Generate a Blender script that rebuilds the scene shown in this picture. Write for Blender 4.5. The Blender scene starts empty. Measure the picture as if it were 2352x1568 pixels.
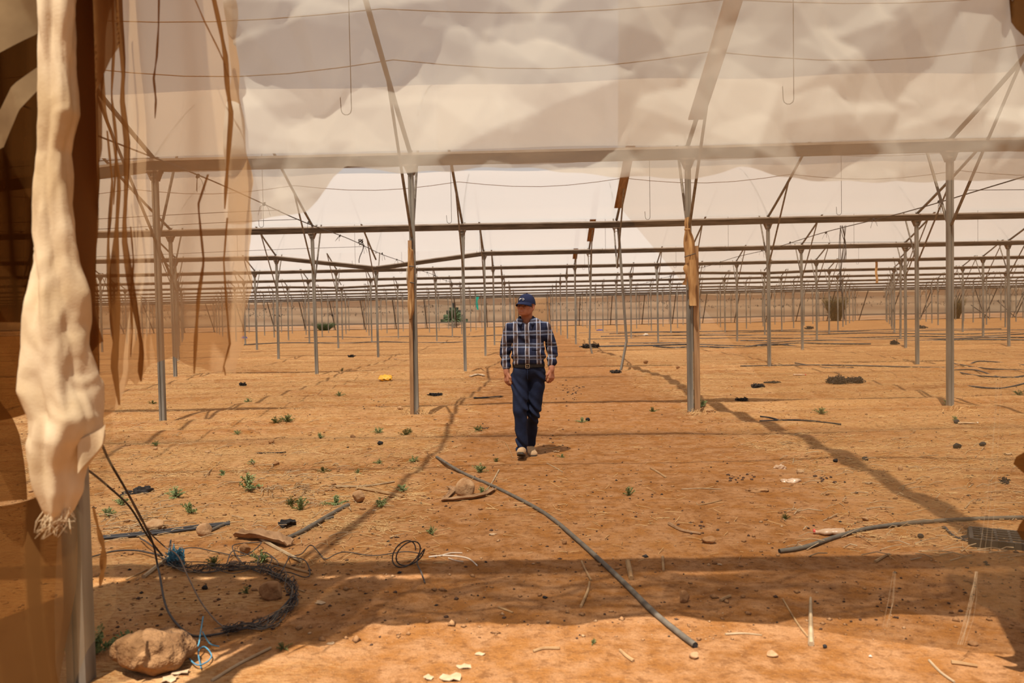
import bpy, math, random
import numpy as np
from mathutils import Matrix, Vector

random.seed(7)
rng = np.random.default_rng(11)
SC = bpy.context.scene
COL = SC.collection
PI = math.pi

# ------------------------------------------------------------------ camera
F, YAW, PIT, ROL, HC = 1829.0, -0.0214, 0.0327, -0.0189, 1.5


def ray(px, py):
    a, b = px - 1176.0, py - 784.0
    cr, sr = math.cos(ROL), math.sin(ROL)
    u, v = cr * a + sr * b, -sr * a + cr * b
    x, d, z = u / F, 1.0, -v / F
    cp, sp = math.cos(PIT), math.sin(PIT)
    y, z2 = cp * d + sp * z, -sp * d + cp * z
    c, s = math.cos(YAW), math.sin(YAW)
    return Vector((c * x + s * y, -s * x + c * y, z2))


def at(px, py, Y):
    r = ray(px, py)
    return Vector((r.x * Y / r.y, Y, HC + r.z * Y / r.y))


def gxy(px, py, z=0.0):
    r = ray(px, py)
    t = (z - HC) / r.z
    return r.x * t, r.y * t


cd = bpy.data.cameras.new('camera')
cam = bpy.data.objects.new('camera', cd)
COL.objects.link(cam)
cd.sensor_width = 36.0
cd.lens = F / 2352.0 * 36.0
fw = ray(1176, 784).normalized()
rt = (ray(1177, 784) - ray(1176, 784)).normalized()
up = rt.cross(fw).normalized()
mw = Matrix((rt, up, -fw)).transposed().to_4x4()
mw.translation = Vector((0, 0, HC))
cam.matrix_world = mw
cd.clip_end = 600
cd.dof.use_dof = True
cd.dof.focus_distance = 8.6
cd.dof.aperture_fstop = 2.8
SC.camera = cam

# ------------------------------------------------------------------ sky, sun, exposure
SUNV = Vector((0.13, 0.37, -1.0))          # direction the light travels
w = bpy.data.worlds.new('sky')
SC.world = w
w.use_nodes = True
nt = w.node_tree
sky = nt.nodes.new('ShaderNodeTexSky')
sky.sky_type = 'NISHITA'
sky.sun_disc = False
sky.sun_elevation = math.radians(68)
sky.sun_rotation = math.atan2(-SUNV.x, -SUNV.y)
sky.air_density = 1.0
sky.dust_density = 5.0
sky.ozone_density = 1.0
nt.links.new(sky.outputs[0], nt.nodes['Background'].inputs[0])
nt.nodes['Background'].inputs[1].default_value = 0.076
sl = bpy.data.lights.new('sun', 'SUN')
sl.energy = 7.0
sl.angle = math.radians(0.6)
sl.color = (1.0, 0.945, 0.86)
so = bpy.data.objects.new('sun', sl)
COL.objects.link(so)
so.rotation_euler = SUNV.to_track_quat('-Z', 'Y').to_euler()
so.location = (0, -5, 20)
SC.view_settings.view_transform = 'Standard'
SC.view_settings.look = 'None'
SC.view_settings.gamma = 1.0
SC.view_settings.use_curve_mapping = False
SC.view_settings.exposure = 0.14
SC.cycles.transparent_max_bounces = 40
SC.cycles.max_bounces = 7
SC.cycles.diffuse_bounces = 4
SC.cycles.glossy_bounces = 2
SC.cycles.transmission_bounces = 4
SC.cycles.caustics_reflective = False
SC.cycles.caustics_refractive = False
SC.cycles.use_denoising = True


# ------------------------------------------------------------------ helpers
class MB:
    """collects verts and faces and links them as ONE mesh object"""

    def __init__(self):
        self.v, self.f = [], []

    def add(self, vs, fs):
        n = len(self.v)
        self.v.extend([tuple(p) for p in vs])
        self.f.extend([tuple(i + n for i in q) for q in fs])
        return self

    def box(self, c, s, R=None):
        c = Vector(c)
        vs = []
        for dx in (-.5, .5):
            for dy in (-.5, .5):
                for dz in (-.5, .5):
                    p = Vector((dx * s[0], dy * s[1], dz * s[2]))
                    vs.append(c + (R @ p if R else p))
        return self.add(vs, [(0, 1, 3, 2), (4, 6, 7, 5), (0, 4, 5, 1), (2, 3, 7, 6), (0, 2, 6, 4), (1, 5, 7, 3)])

    def beam(self, a, b, wd, th, upv=(0, 0, 1)):
        a, b = Vector(a), Vector(b)
        d = (b - a)
        L = d.length
        d.normalize()
        s = d.cross(Vector(upv)).normalized()
        n = s.cross(d).normalized()
        R = Matrix((s, d, n)).transposed()
        return self.box((a + b) / 2, (wd, L, th), R)

    def tube(self, pts, r, n=6, cap=True):
        P = [Vector(p) for p in pts]
        m = len(P)
        rs = r if isinstance(r, (list, tuple, np.ndarray)) else [r] * m
        T = [(P[min(i + 1, m - 1)] - P[max(i - 1, 0)]).normalized() for i in range(m)]
        ref = Vector((0, 0, 1)) if abs(T[0].z) < .9 else Vector((1, 0, 0))
        N = T[0].cross(ref).normalized()
        vs, fs = [], []
        for i in range(m):
            N = (N - T[i] * N.dot(T[i]))
            if N.length < 1e-6:
                N = T[i].orthogonal()
            N.normalize()
            B = T[i].cross(N)
            for k in range(n):
                a = 2 * PI * k / n
                vs.append(P[i] + (N * math.cos(a) + B * math.sin(a)) * rs[i])
        for i in range(m - 1):
            for k in range(n):
                k2 = (k + 1) % n
                fs.append((i * n + k, i * n + k2, (i + 1) * n + k2, (i + 1) * n + k))
        if cap:
            fs.append(tuple(range(n - 1, -1, -1)))
            fs.append(tuple((m - 1) * n + k for k in range(n)))
        return self.add(vs, fs)

    def mesh(self, name, smooth=False):
        me = bpy.data.meshes.new(name)
        me.from_pydata(self.v, [], self.f)
        me.update()
        if smooth:
            me.polygons.foreach_set('use_smooth', [True] * len(me.polygons))
        return me

    def build(self, name, m, parent=None, smooth=False, loc=None):
        return put(name, self.mesh(name, smooth), m, parent, loc)


def np_mesh(name, V, Q, smooth=True):
    me = bpy.data.meshes.new(name)
    V = np.asarray(V, dtype=np.float32)
    Q = np.asarray(Q, dtype=np.int32)
    k = Q.shape[1]
    me.vertices.add(len(V))
    me.vertices.foreach_set('co', V.ravel())
    me.loops.add(Q.size)
    me.loops.foreach_set('vertex_index', Q.ravel())
    me.polygons.add(len(Q))
    me.polygons.foreach_set('loop_start', np.arange(0, Q.size, k, dtype=np.int32))
    me.polygons.foreach_set('loop_total', np.full(len(Q), k, dtype=np.int32))
    if smooth:
        me.polygons.foreach_set('use_smooth', np.ones(len(Q), dtype=bool))
    me.update(calc_edges=True)
    me.validate()
    return me


def put(name, me, m=None, parent=None, loc=None):
    o = bpy.data.objects.new(name, me)
    COL.objects.link(o)
    if m is not None and me is not None:
        if len(me.materials) == 0:
            me.materials.append(m)
    if parent is not None:
        o.parent = parent
    if loc is not None:
        o.location = loc
    return o


def tag(o, label, cat, group=None, kind=None):
    o['label'] = label
    o['category'] = cat
    if group:
        o['group'] = group
    if kind:
        o['kind'] = kind
    return o


def struct(o, label=None):
    o['kind'] = 'structure'
    if label:
        o['label'] = label
    return o


def empty(name, loc=(0, 0, 0), rz=0.0):
    o = bpy.data.objects.new(name, None)
    COL.objects.link(o)
    o.location = loc
    o.rotation_euler = (0, 0, rz)
    o.empty_display_size = .1
    return o


def copy_tree(o, parent=None):
    c = o.copy()
    COL.objects.link(c)
    c.parent = parent
    for ch in o.children:
        copy_tree(ch, c)
    return c


def grid_quads(nu, nv):
    i, j = np.meshgrid(np.arange(nu - 1), np.arange(nv - 1), indexing='ij')
    a = (i * nv + j).ravel()
    return np.stack([a, a + nv, a + nv + 1, a + 1], 1)


_ph = rng.uniform(0, 2 * PI, (64, 3))
_dr = rng.normal(size=(64, 3))
_dr /= np.linalg.norm(_dr, axis=1)[:, None]


def wob(x, y, z, s=1.0, k0=0, n=8):
    """cheap smooth pseudo noise, about -1..1"""
    r = 0
    for k in range(k0, k0 + n):
        d = _dr[k % 64]
        fq = s * (0.6 + 0.25 * (k - k0))
        r = r + np.sin(fq * (d[0] * x + d[1] * y + d[2] * z) + _ph[k % 64, 0] + 0.8 * np.sin(fq * .6 * (d[1] * x - d[0] * y + d[2] * z) + _ph[k % 64, 1])) / (1 + .35 * (k - k0))
    return r / 2.6


def poly(pts, t):
    p = np.asarray(pts, float)
    return np.interp(t, p[:, 0], p[:, 1])


# ------------------------------------------------------------------ materials
def node_mat(name):
    m = bpy.data.materials.new(name)
    m.use_nodes = True
    t = m.node_tree
    t.nodes.clear()
    out = t.nodes.new('ShaderNodeOutputMaterial')
    return m, t, out


def N(t, typ, **kw):
    n = t.nodes.new(typ)
    for k, v in kw.items():
        if k == 'ins':
            for i, x in v.items():
                n.inputs[i].default_value = x
        else:
            setattr(n, k, v)
    return n


def math_n(t, op, a, b=None, c=None):
    n = t.nodes.new('ShaderNodeMath')
    n.operation = op
    for i, x in enumerate((a, b, c)):
        if x is None:
            continue
        if isinstance(x, (int, float)):
            n.inputs[i].default_value = x
        else:
            t.links.new(x, n.inputs[i])
    return n.outputs[0]


def mix_c(t, fac, a, b, mode='MIX'):
    n = t.nodes.new('ShaderNodeMix')
    n.data_type = 'RGBA'
    n.blend_type = mode
    for sock, x in ((n.inputs[0], fac), (n.inputs[6], a), (n.inputs[7], b)):
        if isinstance(x, (int, float)):
            sock.default_value = x
        elif isinstance(x, (tuple, list)):
            sock.default_value = (*x[:3], 1.0)
        else:
            t.links.new(x, sock)
    return n.outputs[2]


def noise(t, vec, scale, detail=3.0, rough=.55, dist=0.0):
    n = N(t, 'ShaderNodeTexNoise', ins={'Scale': scale, 'Detail': detail, 'Roughness': rough, 'Distortion': dist})
    t.links.new(vec, n.inputs['Vector'])
    return n.outputs['Fac']


def ramp(t, fac, stops, interp='LINEAR'):
    n = t.nodes.new('ShaderNodeValToRGB')
    n.color_ramp.interpolation = interp
    el = n.color_ramp.elements
    while len(el) > 1:
        el.remove(el[-1])
    for i, (p, c) in enumerate(stops):
        e = el[0] if i == 0 else el.new(p)
        e.position = p
        e.color = (*c, 1) if len(c) == 3 else c
    t.links.new(fac, n.inputs[0])
    return n.outputs[0]


def scaled(t, vec, s):
    n = N(t, 'ShaderNodeMapping')
    n.inputs['Scale'].default_value = s
    t.links.new(vec, n.inputs['Vector'])
    return n.outputs[0]


def M(name, c, c2=None, sc=6.0, rough=.8, bump=0.0, bsc=40.0, metal=0.0, stretch=None, detail=4.0, lo=.35, hi=.65, spec=.3, bd=.01):
    m, t, out = node_mat(name)
    b = N(t, 'ShaderNodeBsdfPrincipled')
    b.inputs['Roughness'].default_value = rough
    b.inputs['Metallic'].default_value = metal
    b.inputs['Specular IOR Level'].default_value = spec
    tc = N(t, 'ShaderNodeTexCoord').outputs['Object']
    vec = scaled(t, tc, stretch) if stretch else tc
    if c2 is None:
        c2 = tuple(x * .75 for x in c)
    f = noise(t, vec, sc, detail)
    t.links.new(ramp(t, f, [(lo, c2), (hi, c)]), b.inputs['Base Color'])
    if bump:
        bn = N(t, 'ShaderNodeBump', ins={'Strength': bump, 'Distance': bd})
        t.links.new(noise(t, vec, bsc, 4), bn.inputs['Height'])
        t.links.new(bn.outputs[0], b.inputs['Normal'])
    t.links.new(b.outputs[0], out.inputs[0])
    return m


def film(name, col, T, tint=(1, 1, 1), dirt=.25, dsc=1.2, stretch=(1, 1, .25), trans=.55, minc=.12):
    """thin plastic film: what passes straight through falls off with the path
    length inside the sheet (Beer-Lambert), the rest scatters on both sides"""
    m, t, out = node_mat(name)
    g = N(t, 'ShaderNodeNewGeometry')
    dt = N(t, 'ShaderNodeVectorMath', operation='DOT_PRODUCT')
    t.links.new(g.outputs['Normal'], dt.inputs[0])
    t.links.new(g.outputs['Incoming'], dt.inputs[1])
    cs = math_n(t, 'MAXIMUM', math_n(t, 'ABSOLUTE', dt.outputs['Value']), minc)
    tc = N(t, 'ShaderNodeTexCoord').outputs['Object']
    nz = noise(t, scaled(t, tc, stretch), dsc, 5, .6, .4)
    Tl = math_n(t, 'MULTIPLY_ADD', nz, dirt, T - dirt * .5)
    Tl = math_n(t, 'MINIMUM', math_n(t, 'MAXIMUM', Tl, 0.01), .98)
    tr = math_n(t, 'POWER', Tl, math_n(t, 'DIVIDE', 1.0, cs))
    tp = N(t, 'ShaderNodeBsdfTransparent', ins={0: (*tint, 1)})
    c = mix_c(t, nz, tuple(x * .9 for x in col), col)
    df = N(t, 'ShaderNodeBsdfDiffuse')
    tl = N(t, 'ShaderNodeBsdfTranslucent')
    t.links.new(c, df.inputs[0])
    t.links.new(c, tl.inputs[0])
    mx = N(t, 'ShaderNodeMixShader', ins={0: trans})
    t.links.new(df.outputs[0], mx.inputs[1])
    t.links.new(tl.outputs[0], mx.inputs[2])
    fin = N(t, 'ShaderNodeMixShader')
    t.links.new(tr, fin.inputs[0])
    t.links.new(mx.outputs[0], fin.inputs[1])
    t.links.new(tp.outputs[0], fin.inputs[2])
    t.links.new(fin.outputs[0], out.inputs[0])
    return m


def soil_mat():
    m, t, out = node_mat('orange_soil')
    tc = N(t, 'ShaderNodeTexCoord').outputs['Object']
    b = N(t, 'ShaderNodeBsdfPrincipled')
    b.inputs['Roughness'].default_value = .95
    b.inputs['Specular IOR Level'].default_value = .1
    n1 = noise(t, tc, .55, 5, .6)
    n2 = noise(t, tc, 5.0, 6, .65)
    n3 = noise(t, tc, 55.0, 4, .6)
    base = ramp(t, n1, [(.3, (.205,.078,.018)), (.5, (.312,.126,.032)), (.7, (.37,.163,.048))])
    c = mix_c(t, ramp(t, n2, [(.40, (0, 0, 0)), (.62, (1, 1, 1))]), base, (.40,.20,.085))
    n5 = noise(t, tc, 17.0, 5, .7)
    c = mix_c(t, ramp(t, n5, [(.36, (.7, .7, .7)), (.5, (0, 0, 0))]), c, (.17,.066,.020))
    n6 = noise(t, tc, 150.0, 3, .6)
    c = mix_c(t, ramp(t, n6, [(.3, (.45, .45, .45)), (.5, (0, 0, 0))]), c, (.16,.065,.022))
    c = mix_c(t, ramp(t, n3, [(.62, (0, 0, 0)), (.72, (.75, .75, .75))]), c, (.48,.26,.11))
    n4 = noise(t, tc, 38.0, 5, .7)
    c = mix_c(t, ramp(t, n4, [(.28, (.8, .8, .8)), (.37, (0, 0, 0))]), c, (.12,.046,.017))
    # straw dust drifted along the beds, in bands that run with the rows
    sp = N(t, 'ShaderNodeSeparateXYZ')
    t.links.new(tc, sp.inputs[0])
    nb = noise(t, scaled(t, tc, (.35, 2.2, 1)), 1.0, 5, .65)
    pm = math_n(t, 'ABSOLUTE', math_n(t, 'SUBTRACT', sp.outputs[0], .75))
    pm = math_n(t, 'MULTIPLY', math_n(t, 'MINIMUM', math_n(t, 'MAXIMUM', math_n(t, 'SUBTRACT', pm, 1.4), 0.0), 1.0), .75)
    ns = noise(t, scaled(t, tc, (8, 26, 1)), 2.2, 4, .7)
    sb = math_n(t, 'MULTIPLY', ramp(t, nb, [(.36, (0, 0, 0)), (.56, (1, 1, 1))]), ramp(t, ns, [(.40, (0, 0, 0)), (.58, (1, 1, 1))]))
    c = mix_c(t, math_n(t, 'MULTIPLY', sb, pm), c, (.55,.33,.14))
    t.links.new(c, b.inputs['Base Color'])
    bn = N(t, 'ShaderNodeBump', ins={'Strength': 1.0, 'Distance': .035})
    hh = math_n(t, 'ADD', math_n(t, 'MULTIPLY', n2, .8), math_n(t, 'ADD', math_n(t, 'MULTIPLY', n3, .35), math_n(t, 'MULTIPLY', n5, .6)))
    t.links.new(hh, bn.inputs['Height'])
    t.links.new(bn.outputs[0], b.inputs['Normal'])
    t.links.new(b.outputs[0], out.inputs[0])
    return m


MT = {
    'soil': soil_mat(),
    'steel': M('galvanised_steel', (.30, .28, .24), (.17, .15, .12), 9, .55, .15, 60, .25, (1, 1, .12)),
    'gutter': M('weathered_gutter_steel', (.15, .12, .09), (.065, .05, .036), 7, .7, .2, 50, .1, (.25, 1, 3)),
    'gutter_lip': M('pale_gutter_edge', (.46, .41, .35), (.30, .25, .2), 7, .6, 0, 40, .2, (.3, 1, 1)),
    'bracket': M('rusty_bracket', (.23, .17, .12), (.12, .085, .06), 20, .75),
    'pipe': M('hoop_pipe', (.24, .205, .165), (.14, .115, .09), 12, .6, 0, 40, .2),
    'wire': M('dark_wire', (.085, .07, .06), (.05, .04, .035), 30, .7),
    'wirebrown': M('rusty_wire', (.22, .15, .10), (.14, .09, .06), 30, .7),
    'roof': film('roof_film', (.60, .575, .55), .46, (1, .97, .91), .10, .5, (.4, 1, 1)),
    'rear_roof': film('rear_roof_film', (.60, .575, .55), .62, (1, .975, .93), .10, .5, (.4, 1, 1)),
    'sheet': film('creased_plastic', (.68, .62, .50), .44, (1, .97, .91), .10, 1.1, (1, 1, .4)),
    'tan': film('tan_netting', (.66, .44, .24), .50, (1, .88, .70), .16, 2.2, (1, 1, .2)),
    'brown': film('brown_netting', (.30, .14, .045), .22, (1, .72, .42), .2, 3.0, (2, 2, .2)),  # brown netting, colour darkened further to stand for shade on the pleats
    'dkbrown': film('shade_darkened_netting', (.105, .042, .010), .20, (.9, .55, .25), .2, 3.0, (2, 2, .3)),  # same brown netting, shade of the deep folds put into the colour
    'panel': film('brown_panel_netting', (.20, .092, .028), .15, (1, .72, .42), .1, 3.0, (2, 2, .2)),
    'clear': film('clear_dusty_film', (.42, .29, .15), .84, (1, .96, .9), .08, 1.5, (3, 3, .15)),
    'wall': film('end_wall_film', (.95, .78, .56), .36, (1, .95, .88), .12, .4, (1, 1, 1)),
    'wall_pale': film('pale_end_wall_film', (.90, .80, .62), .45, (1, .97, .9), .1, .4, (1, 1, 1)),  # paler film for the right end of the wall
    'skirt': film('skirt_film', (.72, .60, .48), .40, (1, .95, .9), .2, .6, (.3, 1, 1)),
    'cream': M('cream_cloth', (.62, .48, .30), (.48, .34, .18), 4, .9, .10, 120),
    'creamshade': M('cloth_shade_painted', (.26, .17, .075), (.14, .08, .03), 3, .9),  # darker copy of the cream cloth, shade put into its colour
    'tape': M('cloth_wrap', (.55, .33, .14), (.33, .17, .06), 5, .85, .2, 60, 0, (3, 3, .6)),
    'wood': M('weathered_timber', (.40, .235, .115), (.25, .135, .06), 4, .8, .3, 30, 0, (6, 6, .5)),
    'woodgrey': M('grey_timber', (.52, .39, .26), (.32, .22, .14), 5, .85, .2, 30, 0, (1, 1, 1)),
    'woodboard': M('brown_board', (.30, .165, .07), (.17, .085, .035), 5, .8, .2, 30, 0, (4, .5, 1)),
    'bark': M('curled_bark', (.40, .235, .12), (.24, .13, .06), 9, .85, .4, 40),
    'straw': M('straw', (.70, .47, .22), (.46, .26, .10), 1.5, .8, 0, 40, 0, None, 2, .3, .7),
    'stick': M('dry_stick', (.42, .26, .12), (.28, .15, .06), 9, .85),
    'palestick': M('bleached_stick', (.44, .32, .19), (.32, .21, .11), 9, .85),
    'hose': M('grey_hose', (.155, .125, .09), (.10, .08, .058), 14, .65, .2, 60),
    'drip': M('black_drip_hose', (.055, .05, .05), (.03, .028, .03), 14, .5),
    'black': M('black_rubbish', (.035, .028, .025), (.015, .013, .012), 20, .8),
    'burnt': M('dark_netting_heap', (.06, .042, .03), (.025, .02, .018), 30, .9, .5, 80),
    'clod': M('dark_clod', (.11, .06, .035), (.06, .03, .02), 20, .95),
    'rock': M('orange_rock', (.38, .20, .085), (.24, .11, .04), 9, .9, .9, 40),
    'rockpale': M('pale_rock', (.50, .31, .16), (.34, .18, .08), 11, .9, .9, 40),
    'bigrock': M('rough_brown_rock', (.34, .18, .075), (.15, .07, .025), 12, .95, 1.0, 16, bd=.05),
    'leaf': M('grey_green_leaf', (.24, .26, .10), (.14, .17, .055), 10, .7),
    'leafbright': M('green_leaf', (.25, .30, .12), (.14, .19, .06), 10, .65),
    'bush': M('dry_bush', (.24, .185, .085), (.13, .10, .045), 8, .85),
    'palm': M('palm_bush', (.14, .19, .09), (.07, .10, .045), 8, .8),
    'yellow': M('yellow_plastic', (.88, .50, .06), (.72, .35, .03), 5, .45, .2, 30),
    'clearplastic': M('cloudy_plastic', (.60, .42, .28), (.45, .28, .16), 9, .3),
    'paper': M('pale_scrap', (.56, .40, .25), (.42, .27, .14), 9, .8),
    'red': M('red_cap', (.62, .07, .05), None, 9, .5),
    'blue': M('blue_string', (.10, .30, .40), (.06, .17, .25), 20, .6),
    'bluescrap': M('blue_scrap', (.10, .11, .42), (.05, .05, .2), 8, .6),
    'teal': M('teal_net', (.02, .42, .34), (.01, .28, .22), 8, .7),
    'white': M('white_scrap', (.72, .62, .50), (.58, .46, .34), 8, .7),
}

# ------------------------------------------------------------------ ground
def gh(x, y):
    x, y = np.asarray(x, float), np.asarray(y, float)
    path = np.clip((np.abs(x - .75) - 1.1) / .9, 0, 1)
    bed = np.clip((y - 5.6) / 1.5, 0, 1) * path
    h = .032 * np.sin(2 * PI * (y + .12 * np.sin(x * .7) + .05 * np.sin(2.3 * x)) / 1.15) * bed
    h = h + .014 * wob(x, y, 0, 1.6, 3) * (.35 + .65 * path) + .007 * wob(x, y, 0, 7.0, 20) * (.5 + .5 * path)
    h = h + .0055 * wob(x, y, 0, 20.0, 40)
    return h * np.clip(1 - (y - 60) / 40, .3, 1)


def axis(dense0, dense1, st, lo, hi, g):
    a = list(np.arange(dense0, dense1, st))
    s = st
    x = a[-1]
    while x < hi:
        s *= g
        x += s
        a.append(min(x, hi))
    s, x = st, a[0]
    pre = []
    while x > lo:
        s *= g
        x -= s
        pre.append(max(x, lo))
    return np.array(pre[::-1] + a)


xs = axis(-6.5, 8.0, .055, -120, 120, 1.05)
ys = axis(2.6, 13.5, .045, -14, 180, 1.045)
Xg, Yg = np.meshgrid(xs, ys, indexing='ij')
Zg = gh(Xg, Yg)
me = np_mesh('floor', np.stack([Xg, Yg, Zg], -1).reshape(-1, 3), grid_quads(len(xs), len(ys)))
floor = struct(put('floor', me, MT['soil']), 'trodden orange soil floor of the greenhouse with bed furrows')


def gp(px, py, dz=0.0):
    x, y = gxy(px, py)
    z = float(gh(x, y))
    x, y = gxy(px, py, z)
    return Vector((x, y, float(gh(x, y)) + dz))


# ------------------------------------------------------------------ greenhouse frame
Y0, Y1, SP = 3.25, 12.1, 9.23
ROWS = [Y0] + [Y1 + SP * i for i in range(11)]         # gutter rows 0..11
NR = len(ROWS)
ZB, ZT = 3.80, 3.98                                    # under side and lip of the gutters
ZOFF = {(1, -3): -.42, (3, -2): -.48, (2, 0): -.02, (1, 1): .02, (5, 3): -.10, (6, -4): -.12, (8, 5): -.1}
XFOOT = {(1, -2): (374, 955), (1, -1): (956, 948), (1, 0): (1586, 947), (1, 1): (2182, 932),
         (2, -3): (403, 868), (2, -2): (728, 866), (2, -1): (1069, 860), (2, 0): (1421, 855), (2, 1): (1767, 850), (2, 2): (2107, 838),
         (3, -3): (640, 826), (3, -2): (869, 823), (3, -1): (1115, 812), (3, 0): (1357, 806), (3, 2): (1843, 803), (3, 3): (2080, 798), (3, 4): (2317, 795)}


def cols(r):
    hw = ROWS[r] * .645 + 2.5
    return [c for c in range(-40, 40) if -hw - 1 < 2.35 + 4 * c < hw + 1]


def col_x(r, c):
    if (r, c) in XFOOT:
        px, py = XFOOT[(r, c)]
        return at(px, py, ROWS[r]).x
    if r == 0 and c == -1:
        return at(178, 1300, Y0).x
    return 2.35 + 4 * c + .08 * math.sin(r * 3.1 + c * 1.7)


ORD = ['front', 'first', 'second', 'third', 'fourth', 'fifth', 'sixth', 'seventh', 'eighth', 'ninth', 'tenth', 'eleventh']
NTH = ['first', 'second', 'third', 'fourth', 'fifth', 'sixth', 'seventh', 'eighth', 'ninth', 'tenth', 'eleventh', 'twelfth']


def post_mesh():
    s, g, dp = .04, .011, .012
    prof = [(-s, -s), (-g, -s), (-g, -s + dp), (g, -s + dp), (g, -s), (s, -s), (s, s), (-s, s)]
    m = MB()
    n = len(prof)
    m.add([(x, y, z) for z in (-.12, ZB) for x, y in prof],
          [(k, (k + 1) % n, n + (k + 1) % n, n + k) for k in range(n)])
    return m.mesh('steel_post')


def bracket_mesh():
    m = MB()
    m.box((0, 0, ZB - .012), (.20, .17, .024))
    for sx in (-1, 1):
        m.add([(sx * .043, -.07, ZB - .025), (sx * .095, -.07, ZB - .025), (sx * .043, -.07, ZB - .15),
               (sx * .043, .07, ZB - .025), (sx * .095, .07, ZB - .025), (sx * .043, .07, ZB - .15)],
              [(0, 1, 2), (5, 4, 3), (0, 3, 4, 1), (1, 4, 5, 2), (0, 2, 5, 3)])
    m.tube([(-.06, -.062, ZB - .1), (.06, -.062, ZB - .1)], .009, 6)
    return m.mesh('gutter_bracket')


PM, BM = post_mesh(), bracket_mesh()
PM.materials.append(MT['steel'])
BM.materials.append(MT['bracket'])


def bent_post(r, c, pts):
    return MB().tube(pts, .036, 4).mesh('steel_post')


POST = {}
row1_lab = {-2: 'square grey steel post, leftmost of the first row, behind the tan torn netting',
            -1: 'square steel post left of the man with timber plank strapped to its left side',
            0: 'square steel post right of the man, half hidden by a timber plank and hanging cloth',
            1: 'square grey steel post with dark groove, first row, near the right edge'}
vis = {}
for r in range(1, NR):
    k = F / ROWS[r]
    vis[r] = [c for c in cols(r) if 205 < 1215 + col_x(r, c) * k < 2352]
for r in range(0, NR):
    for c in cols(r):
        if r == 0 and c != -1:
            continue
        if r > 0 and c not in vis[r]:
            continue
        x = col_x(r, c)
        dz = ZOFF.get((r, c), 0)
        if (r, c) == (2, 0):
            a, b, d = at(1420, 518, ROWS[r]), at(1439, 782, ROWS[r]), at(1424, 853, ROWS[r])
            me = bent_post(r, c, [Vector((a.x - x, 0, ZB)), Vector((b.x - x, 0, b.z)), Vector((d.x - x, 0, -.12))])
        elif (r, c) == (3, 0):
            a, b, d = at(1358, 580, ROWS[r]), at(1354, 786, ROWS[r]), at(1361, 812, ROWS[r])
            me = bent_post(r, c, [Vector((a.x - x, 0, ZB)), Vector((b.x - x, 0, b.z)), Vector((d.x - x, 0, -.12))])
        else:
            me = PM
        o = put('steel_post', me, MT['steel'])
        o.location = (x, ROWS[r], dz)
        if me is PM and r > 1:
            o.rotation_euler = (random.uniform(-.006, .006), random.uniform(-.008, .008), 0)
        if r == 0:
            lab, gr = 'near grey post showing below the frayed cream cloth at the left', None
        elif r == 1:
            lab, gr = row1_lab.get(c, 'grey steel post of the first row'), None
        elif (r, c) == (2, 0):
            lab, gr = 'crooked steel post of the second row, bent at knee height right of the man', None
        elif (r, c) == (3, 0):
            lab, gr = 'thin steel post bent near its foot beside the dark netting heap', None
        elif r <= 5 and vis[r].index(c) < 12:
            lab = 'slim steel post under the %s gutter beam, %s from the left' % (ORD[r], NTH[vis[r].index(c)])
            gr = 'posts under the %s gutter beam' % ORD[r]
        else:
            lab = 'far slim steel post, one of many under the %s gutter beam' % ORD[r]
            gr = 'far posts under the %s gutter beam' % ORD[r]
        tag(o, lab, 'post', gr)
        if r <= 6:
            put('gutter_bracket', BM, MT['bracket'], o)
        POST[(r, c)] = o


def gutter(r):
    cs = cols(r)
    cs = [cs[0] - 1] + cs + [cs[-1] + 1]
    pts = [(col_x(r, c), ZOFF.get((r, c), 0)) for c in cs]
    body, lip = MB(), MB()
    prof = [(-.07, ZB), (.07, ZB), (.11, ZB + .13), (.09, ZB + .13), (.055, ZB + .018), (-.055, ZB + .018), (-.09, ZB + .13), (-.11, ZB + .13)]
    n = len(prof)
    vs = [(x, y, z + dz) for x, dz in pts for y, z in prof]
    fs = []
    for i in range(len(pts) - 1):
        for k in range(n):
            fs.append((i * n + k, i * n + (k + 1) % n, (i + 1) * n + (k + 1) % n, (i + 1) * n + k))
    body.add(vs, fs)
    o = body.build('gutter_beam', MT['gutter'], loc=(0, ROWS[r], 0))
    for s in (-1, 1):
        prof2 = [(s * .088, ZB + .13), (s * .125, ZB + .13), (s * .125, ZB + .165), (s * .088, ZB + .165)]
        vs = [(x, y, z + dz) for x, dz in pts for y, z in prof2]
        fs = []
        for i in range(len(pts) - 1):
            for k in range(4):
                fs.append((i * 4 + k, i * 4 + (k + 1) % 4, (i + 1) * 4 + (k + 1) % 4, (i + 1) * 4 + k))
        lip.add(vs, fs)
    lip.build('gutter_lip', MT['gutter_lip'], o)
    gl = {0: 'gutter beam over the torn curtain above the near post', 1: 'nearest long gutter beam, hazy behind the creased plastic sheet',
          3: 'third gutter beam back, sagging at the left of the man', 11: 'farthest gutter beam along the top of the end wall'}
    tag(o, gl.get(r, '%s long dark gutter beam counted back from the torn curtain' % ORD[r]), 'beam', 'gutter beams')
    return o


for r in range(NR):
    gutter(r)


# hoops: steep curved front half, straighter and lower rear half, with a ridge vent between
def near_z(t, S):
    q = t / (S / 2)
    return ZT + 2.12 * (1 - (1 - q) ** 2)


def far_z(t, S):                                          # t = distance before the next gutter
    return ZT + .36 * t + .012 * t * t


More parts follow.
